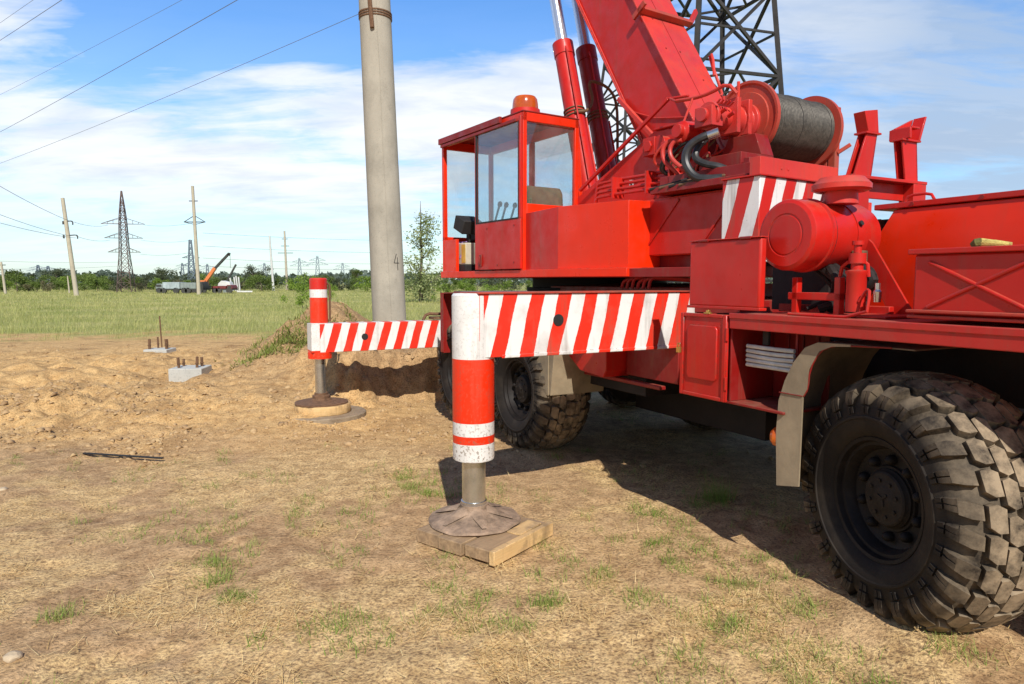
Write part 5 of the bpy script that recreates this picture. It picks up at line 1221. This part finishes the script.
# slim young tree behind the pole
ym = MB(); ry = random.Random(9); HT = 7.6
ym.tube([(0, 0, -.1), (.05, 0, 1.5), (.0, .05, 3.5), (-.1, 0, 5.5), (-.15, 0, HT)], [.12, .09, .065, .04, .01], 7)
tips = []
for i in range(36):
    z = ry.uniform(.5, 6.8); an = ry.uniform(0, 2 * PI); L = ry.uniform(.5, 1.7) * (1.2 - z / 9)
    e = Vector((math.cos(an) * L, math.sin(an) * L, z + L * ry.uniform(.7, 1.3))); mdl = Vector((math.cos(an) * L * .5, math.sin(an) * L * .5, z + L * .4))
    ym.tube([(0, 0, z), mdl, e], [.03, .02, .006], 5); tips += [e, mdl.lerp(e, .5), mdl.lerp(e, .75), mdl]
r_ = np.random.default_rng(4); T = np.array([tuple(t) for t in tips]); P = np.repeat(T, 17, 0) + r_.normal(0, .2, (len(T) * 17, 3)); low = r_.normal(0, 1, (1300, 3)) * (.45, .45, .8) + (0.1, 0, 1.2); P = np.concatenate([P, low]); P[:, 2] = np.maximum(P[:, 2], .1)
n = len(P); a = r_.normal(0, 1, (n, 3)); a /= np.linalg.norm(a, axis=1)[:, None]; b = np.cross(a, r_.normal(0, 1, (n, 3))); b /= np.linalg.norm(b, axis=1)[:, None]; s = r_.uniform(.04, .11, n)[:, None]
lm = MB(); VV = np.stack([P - a * s, P - b * s * .5, P + a * s, P + b * s * .5], 1).reshape(-1, 3); lm.v = [tuple(v) for v in VV]; lm.f = [(4 * i, 4 * i + 1, 4 * i + 2, 4 * i + 3) for i in range(n)]; lm.m = [0] * n
plant('young_tree', 'tree', gx(421, 52), 52, lm.mesh('crown', M['leaf_silver'], True), ym.mesh('trunk', M['bark']), 'slender young tree with sparse silvery leaves between pole and cab', None, 1.0, 1.45)
shr = crown_mesh('foliage', M['leaf_bright'], .85, 2.0, 1500, .06, 55, 12, .0, .3); sst_ = stem_mesh('stem', 1.6, .7, 8, .03, 6)
plant('shrub', 'shrub', gx(302, 40), 40, shr, sst_, 'bright green leafy shrub at the field edge left of the far jack tube', None, .98, .9)
plant('shrub', 'shrub', gx(331, 60), 60, shr, sst_, 'small bright shrub just right of the far jack tube', None, .8, .8)
for px, D, s in ((447, 48, .75), (466, 52, .85), (485, 50, .7), (505, 55, .9)):
    plant('shrub', 'shrub', gx(px, D), D, shr, sst_, 'low green shrub seen below the crane cab floor', 'low shrubs below the cab', s, 1.1)
# hazy wood on the horizon
x = []; 
n = 26000; D = rng.uniform(230, 330, n); pxs = rng.uniform(-80, 1100, n); hh = (2.6 + 2.2 * vnoise(pxs * .035, D * 0, 3) + 1.5 * vnoise(pxs * .17, D * 0, 4)) * rng.random(n) ** .6
P = np.stack([(pxs - 512) / F * D, D, hh], 1); a = rng.normal(0, 1, (n, 3)); a /= np.linalg.norm(a, axis=1)[:, None]; b = np.cross(a, rng.normal(0, 1, (n, 3))); b /= np.linalg.norm(b, axis=1)[:, None]; s = rng.uniform(.4, 1.0, n)[:, None]
V = np.stack([P - a * s, P - b * s * .6, P + a * s, P + b * s * .6], 1).reshape(-1, 3)
raw('distant_wood', V, np.arange(n * 4).reshape(-1, 4), M['leaf_far'], 'hazy belt of far woodland along the horizon', 'wood')
# row of slim poplars far away
pop = crown_mesh('crown', M['leaf_far'], .9, 9.0, 420, .5, 91, 8, .05, .3); pst = stem_mesh('trunk', 7, .6, 4, .15, 8)
for px in list(range(172, 206, 5)) + list(range(84, 122, 6)): plant('poplar', 'tree', gx(px + random.uniform(-1, 1), 240), 240, pop, pst, 'slim hazy poplar in the far row on the horizon', 'far poplar row', random.uniform(.5, .62), .8)

# ------------------------------------------------------------------ far machines
D = 88.0
def far_truck(px0, px1, cabside, h, body, cabm, label, bed, extra=None):
    x0, x1 = gx(px0, D), gx(px1, D); L = x1 - x0; root = empty('parked_truck', MW, ((x0 + x1) / 2, D, 0), label, 'truck')
    b = MB(); b.box(x0, x1, D - .9, D + .9, .45, .62); b.build('chassis', M['fardark'], root)
    cx0, cx1 = (x1 - L * .28, x1) if cabside > 0 else (x0, x0 + L * .28)
    b = MB(); b.prism([(cx0, .62), (cx1, .62), (cx1, h * .7), (cx1 - .15 if cabside > 0 else cx1, h), (cx0 + (.15 if cabside < 0 else 0), h), (cx0, h * .7)], 'y', D - .9, D + .9); b.build('cab', cabm, root, MW, .05)
    b = MB(); b.box(cx0 + .1, cx1 - .1, D - .915, D - .9, h * .68, h * .92); b.build('cab_window', M['fardark'], root)
    bx0, bx1 = (x0, cx0 - .1) if cabside > 0 else (cx1 + .1, x1)
    b = MB(); b.box(bx0, bx1, D - .95, D + .95, .63, bed)
    nn = 5
    for i in range(nn + 1):
        xx = bx0 + (bx1 - bx0) * i / nn; b.box(xx - .03, xx + .03, D - .98, D - .95, .63, bed)
    b.build('load_bed', body, root, MW, .02)
    for xx in (x0 + L * .15, x0 + L * .32, x1 - L * .16):
        b = MB(); b.cyl((xx, D - .95, .38), (xx, D - .7, .38), .38, None, 16); b.build('wheel', M['fardark'], root)
    return root
far_truck(159, 183, -1, 1.25, M['fargrey2'], M['fargrey'], 'pale blue grey truck with a ribbed box, leftmost of the far machines', 1.45)
far_truck(184, 206, 1, 1.5, M['fargrey'], M['fardark'], 'grey green truck partly behind the mid concrete pole', 1.4)
r1 = far_truck(215, 235, 1, 1.1, M['farred'], M['farred'], 'maroon truck with a pale load, right of the mid pole', .95)
x0 = gx(228, D); b = MB(); b.prism([(x0 - 1.1, .96), (x0 + .6, .96), (x0 + .4, 1.45), (x0 - .6, 1.65), (x0 - 1.0, 1.3)], 'y', D - .6, D + .6); o = b.build('tarpaulin_load', M['farwhite'], None, MW, .05, False, (x0, D, .95)); tag(o, 'pale tarpaulin covered load lying on the maroon truck', 'load')
D = 92.0
root = empty('truck_crane', MW, (gx(203, D), D, 0), 'far orange boomed truck crane behind the mid concrete pole', 'crane')
b = MB(); b.box(gx(190, D), gx(208, D), D - .9, D + .9, .5, .9); b.build('chassis', M['fardark'], root)
b = MB(); b.box(gx(202, D), gx(207, D), D - .7, D + .7, .9, 1.7); b.build('cab', M['farorange'], root, MW, .04)
b = MB(); b.bar(W(203, 285, D), W(215, 268, D), .42, .42); b.build('boom', M['farorange'], root, MW, .03)
b = MB(); b.bar(W(214, 269.5, D), W(229, 253.5, D), .3, .3); b.bar(W(228, 254, D), W(230, 254.5, D), .3, .4); b.build('inner_boom_section', M['fardark'], root, MW, .03)
b = MB(); b.bar(W(230, 254.5, D), W(230.5, 268, D), .035, .035); b.build('hoist_rope', M['fardark'], root)
for px in (192, 197, 206):
    b = MB(); b.cyl((gx(px, D), D - .95, .42), (gx(px, D), D - .7, .42), .42, None, 16); b.build('wheel', M['fardark'], root)
root = empty('loader_crane', MW, (gx(229, D), D, 0), 'dark thin loader boom raised right of the orange boomed crane', 'crane')
b = MB(); b.bar(W(226, 283, D), W(236, 264.5, D), .2, .2); b.build('boom', M['fardark'], root); b = MB(); b.box(gx(224, D), gx(229, D), D - .5, D + .5, .0, 1.4); b.build('crane_base', M['fargrey'], root, MW, .03)
for i, (a, c) in enumerate((((233, 291), (230, 278)), ((236, 291), (234, 277)), ((238, 291), (236, 276)), ((240, 291), (238.5, 277)))):
    b = MB(); b.bar(W(*a, D), W(*c, D), .16, .16); o = b.build('white_post', M['farwhite'], None, MW, .02, False, W(a[0], 293, D)); tag(o, 'white concrete post leaning upright beside the far maroon truck', 'post', 'white posts by the far trucks')
for px, L in ((243, 1.5), (247, 1.1), (240, .9)):
    b = MB(); b.cyl((gx(px, D) - L / 2, D, .15), (gx(px, D) + L / 2, D + .4, .15), .14, None, 12); o = b.build('concrete_pipe', M['farwhite'], None, MW, 0, False, (gx(px, D), D, 0)); tag(o, 'pale concrete pipe lying on the grass right of the maroon truck', 'pipe', 'pipes lying by the far trucks')

# ------------------------------------------------------------------ small things on the dirt
def footing(px, py, w, h, D, rods, label, rot):
    x = gx(px, D); z = hz(x, D); root = empty('concrete_footing', MW, (x, D, z), label, 'footing')
    fr = MW @ Matrix.Translation((x, D, z)) @ Matrix.Rotation(rot, 4, 'Z')
    h = gz(py, D) - z + .02; b = MB(); b.box(-w / 2, w / 2, -w / 2, w / 2, h - .4, h); b.build('concrete_block', M['footing'], root, fr, .012)
    for rx, ry_, hh, rr in rods:
        b = MB(); b.cyl((rx, ry_, h), (rx + random.uniform(-.01, .01), ry_, h + hh), rr, None, 10); b.cyl((rx, ry_, h + hh * .35), (rx, ry_, h + hh * .42), rr * 1.5, None, 8); b.build('anchor_bolt', M['rust'], root, fr)
footing(187, 368, .52, .13, 11.3, ((-.14, -.12, .17, .022), (.14, -.1, .18, .022), (.16, .08, .15, .022), (-.15, .12, .12, .02)), 'nearer concrete footing block with rusty anchor bolts in the sand', .1)
footing(157, 349.5, .50, .10, 15.2, ((-.18, -.1, .22, .028), (.18, -.08, .22, .028), (-.1, .14, .25, .02), (.1, .14, .2, .02)), 'farther concrete footing block with rusty anchor bolts and a stake behind', .05)
xx, yy = gx(156, 15.6), 15.75; b = MB(); b.cyl((xx, yy, -.2), (xx - .03, yy, gz(316, 15.7)), .016, None, 8); o = b.build('steel_stake', M['rust'], None, MW, 0, False, (xx, yy, 0)); tag(o, 'thin upright rusty steel stake behind the farther footing', 'stake')
b = MB(); zz = hz(-3.5, 6.05) + .03; b.bar((-3.93, 6.15, zz), (-3.12, 5.99, zz - .005), .03, .012); o = b.build('iron_bar', M['black'], None, MW, .004, False, (-3.53, 6.1, zz - .01)); tag(o, 'flat black iron bar lying on the bare soil at left', 'bar')
def rock(x, y, r, label):
    bm = bmesh.new(); bmesh.ops.create_icosphere(bm, subdivisions=3, radius=r)
    for v in bm.verts:
        n_ = float(fbm(np.array([v.co.x / r * 1.3 + x]), np.array([v.co.y / r * 1.3 + v.co.z / r]), 3, 9)[0]); v.co *= .7 + .6 * n_; v.co.z *= .65
    me = bpy.data.meshes.new('stone'); bm.to_mesh(me); bm.free(); me.materials.append(M['stone'])
    o = bpy.data.objects.new('stone', me); COL.objects.link(o); o.location = (x, y, hz(x, y) + r * .25); tag(o, label, 'stone')
rock(-2.08, 2.72, .034, 'small pale stone on the ground in the bottom left corner')
rock(-3.86, 5.06, .03, 'tiny pale stone on bare soil at the left edge')

# ------------------------------------------------------------------ light and sky
to_sun = Vector((.186, -1.12, 1)).normalized(); el = math.asin(to_sun.z); az = math.atan2(to_sun.x, to_sun.y)
sl = bpy.data.lights.new('sun', 'SUN'); sl.energy = 5.0; sl.angle = R(.53); sl.color = (1, .95, .87)
so = bpy.data.objects.new('sun', sl); COL.objects.link(so); so.rotation_euler = to_sun.to_track_quat('Z', 'Y').to_euler(); so.location = (0, -5, 20)
w = bpy.data.worlds.new('World'); sc.world = w; w.use_nodes = True; nt = w.node_tree
bg = nt.nodes['Background']; bg.inputs['Strength'].default_value = .125
sky = node(nt, 'ShaderNodeTexSky'); sky.sky_type = 'NISHITA'; sky.sun_disc = False; sky.sun_elevation = el; sky.sun_rotation = az; sky.air_density = 1.0; sky.dust_density = .6; sky.ozone_density = 1.6
tc = node(nt, 'ShaderNodeTexCoord'); sx = node(nt, 'ShaderNodeSeparateXYZ'); link(nt, tc.outputs['Generated'], sx.inputs[0])
def mth(op, a, b=None):
    n = node(nt, 'ShaderNodeMath', operation=op)
    for i, v in enumerate((a, b)):
        if v is None: continue
        if isinstance(v, (int, float)): n.inputs[i].default_value = v
        else: link(nt, v, n.inputs[i])
    return n.outputs[0]
zc = mth('ADD', mth('MAXIMUM', sx.outputs['Z'], 0.0), .16)
cx = mth('DIVIDE', sx.outputs['X'], zc); cy = mth('DIVIDE', sx.outputs['Y'], zc)
cv = node(nt, 'ShaderNodeCombineXYZ'); link(nt, cx, cv.inputs[0]); link(nt, cy, cv.inputs[1])
def skynoise(scale, loc, sc_, rough=.56, dist=.35):
    n = node(nt, 'ShaderNodeTexNoise', Scale=scale, Detail=9, Roughness=rough, Distortion=dist); mp = node(nt, 'ShaderNodeMapping')
    mp.inputs['Location'].default_value = loc; mp.inputs['Scale'].default_value = sc_; link(nt, cv.outputs[0], mp.inputs[0]); link(nt, mp.outputs[0], n.inputs['Vector']); return n.outputs['Fac']
n1 = skynoise(1.1, (3.1, 7.4, 0), (1, 1.6, 1)); n2 = skynoise(3.2, (1.3, 2.2, 0), (.8, 2.4, 1), .62, .6)
# where the weather stands thick or clear: soft fields in direction space (east-west ratio, height ratio)
yy = mth('MAXIMUM', mth('ABSOLUTE', sx.outputs['Y']), .08); U = mth('DIVIDE', sx.outputs['X'], yy); V_ = mth('DIVIDE', sx.outputs['Z'], yy)
def field(u, v, ru, rv, a):
    q = mth('ADD', mth('POWER', mth('DIVIDE', mth('SUBTRACT', U, u), ru), 2.0), mth('POWER', mth('DIVIDE', mth('SUBTRACT', V_, v), rv), 2.0))
    return mth('MULTIPLY', mth('EXPONENT', mth('MULTIPLY', q, -1.0)), a)
dens = mth('ADD', mth('MULTIPLY', n1, 1.0), mth('MULTIPLY', mth('SUBTRACT', n2, .5), .45))
for f in ((-.38, .36, .32, .11, -.40), (-.05, .40, .15, .07, -.30), (.62, .17, .34, .13, .16), (-.02, .27, .20, .065, .34), (-.45, .165, .45, .085, .26), (.48, .36, .16, .045, .22), (-.75, .40, .14, .12, .16), (-.33, .295, .10, .022, .30), (.62, .33, .3, .06, .10), (-.4, .03, .8, .05, -.14)):
    dens = mth('ADD', dens, field(*f))
cov = ramp(nt, dens, [(.40, 0.), (.50, .40), (.60, .85), (.74, 1.)])
cov = mth('MULTIPLY', cov, ramp(nt, sx.outputs['Z'], [(.0, .2), (.06, .5), (.14, .96), (.45, .85), (.62, .15)]))
hzm = ramp(nt, sx.outputs['Z'], [(.0, .34), (.08, .26), (.25, .12), (.5, .0)])
fac = mth('MINIMUM', mth('ADD', cov, mth('MULTIPLY', hzm, mth('SUBTRACT', 1.0, cov))), .97)
hs = node(nt, 'ShaderNodeHueSaturation'); hs.inputs['Saturation'].default_value = 1.15; hs.inputs['Value'].default_value = 1.5; link(nt, sky.outputs[0], hs.inputs['Color'])
# deeper blue with height, darker away from the bright cloud side
tint = ramp(nt, sx.outputs['Z'], [(.0, (.66, .82, .96)), (.10, (.72, .88, 1.)), (.18, (.70, .90, 1.05)), (.40, (.42, .80, 1.12)), (.75, (.28, .48, .75))])
mt_ = node(nt, 'ShaderNodeMix', data_type='RGBA', blend_type='MULTIPLY'); mt_.inputs[0].default_value = 1; link(nt, hs.outputs[0], mt_.inputs[6]); link(nt, tint, mt_.inputs[7])
n3 = skynoise(1.9, (6.3, 1.2, 0), (1, 2.0, 1), .6, .4)
east = ramp(nt, mth('MULTIPLY_ADD', U, .5) if False else mth('ADD', mth('MULTIPLY', U, .5), .5), [(.58, 0.), (.80, .9)])
shade = mth('MINIMUM', mth('ADD', ramp(nt, n3, [(.44, 0.), (.72, .5)]), east), 1.0)
ccol = mixc(nt, shade, (8.3, 8.45, 8.6), (3.7, 4.7, 6.2))
cl = mixc(nt, fac, mt_.outputs[2], ccol)
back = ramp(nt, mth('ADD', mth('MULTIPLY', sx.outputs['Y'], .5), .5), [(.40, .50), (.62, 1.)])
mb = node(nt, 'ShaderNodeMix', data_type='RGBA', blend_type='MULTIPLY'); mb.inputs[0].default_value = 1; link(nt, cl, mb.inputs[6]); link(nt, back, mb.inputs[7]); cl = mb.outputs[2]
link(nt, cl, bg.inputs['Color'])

# ------------------------------------------------------------------ render settings
sc.render.engine = 'CYCLES'
sc.view_settings.view_transform = 'Standard'; sc.view_settings.look = 'None'; sc.view_settings.exposure = 0
sc.cycles.max_bounces = 8; sc.cycles.transparent_max_bounces = 12
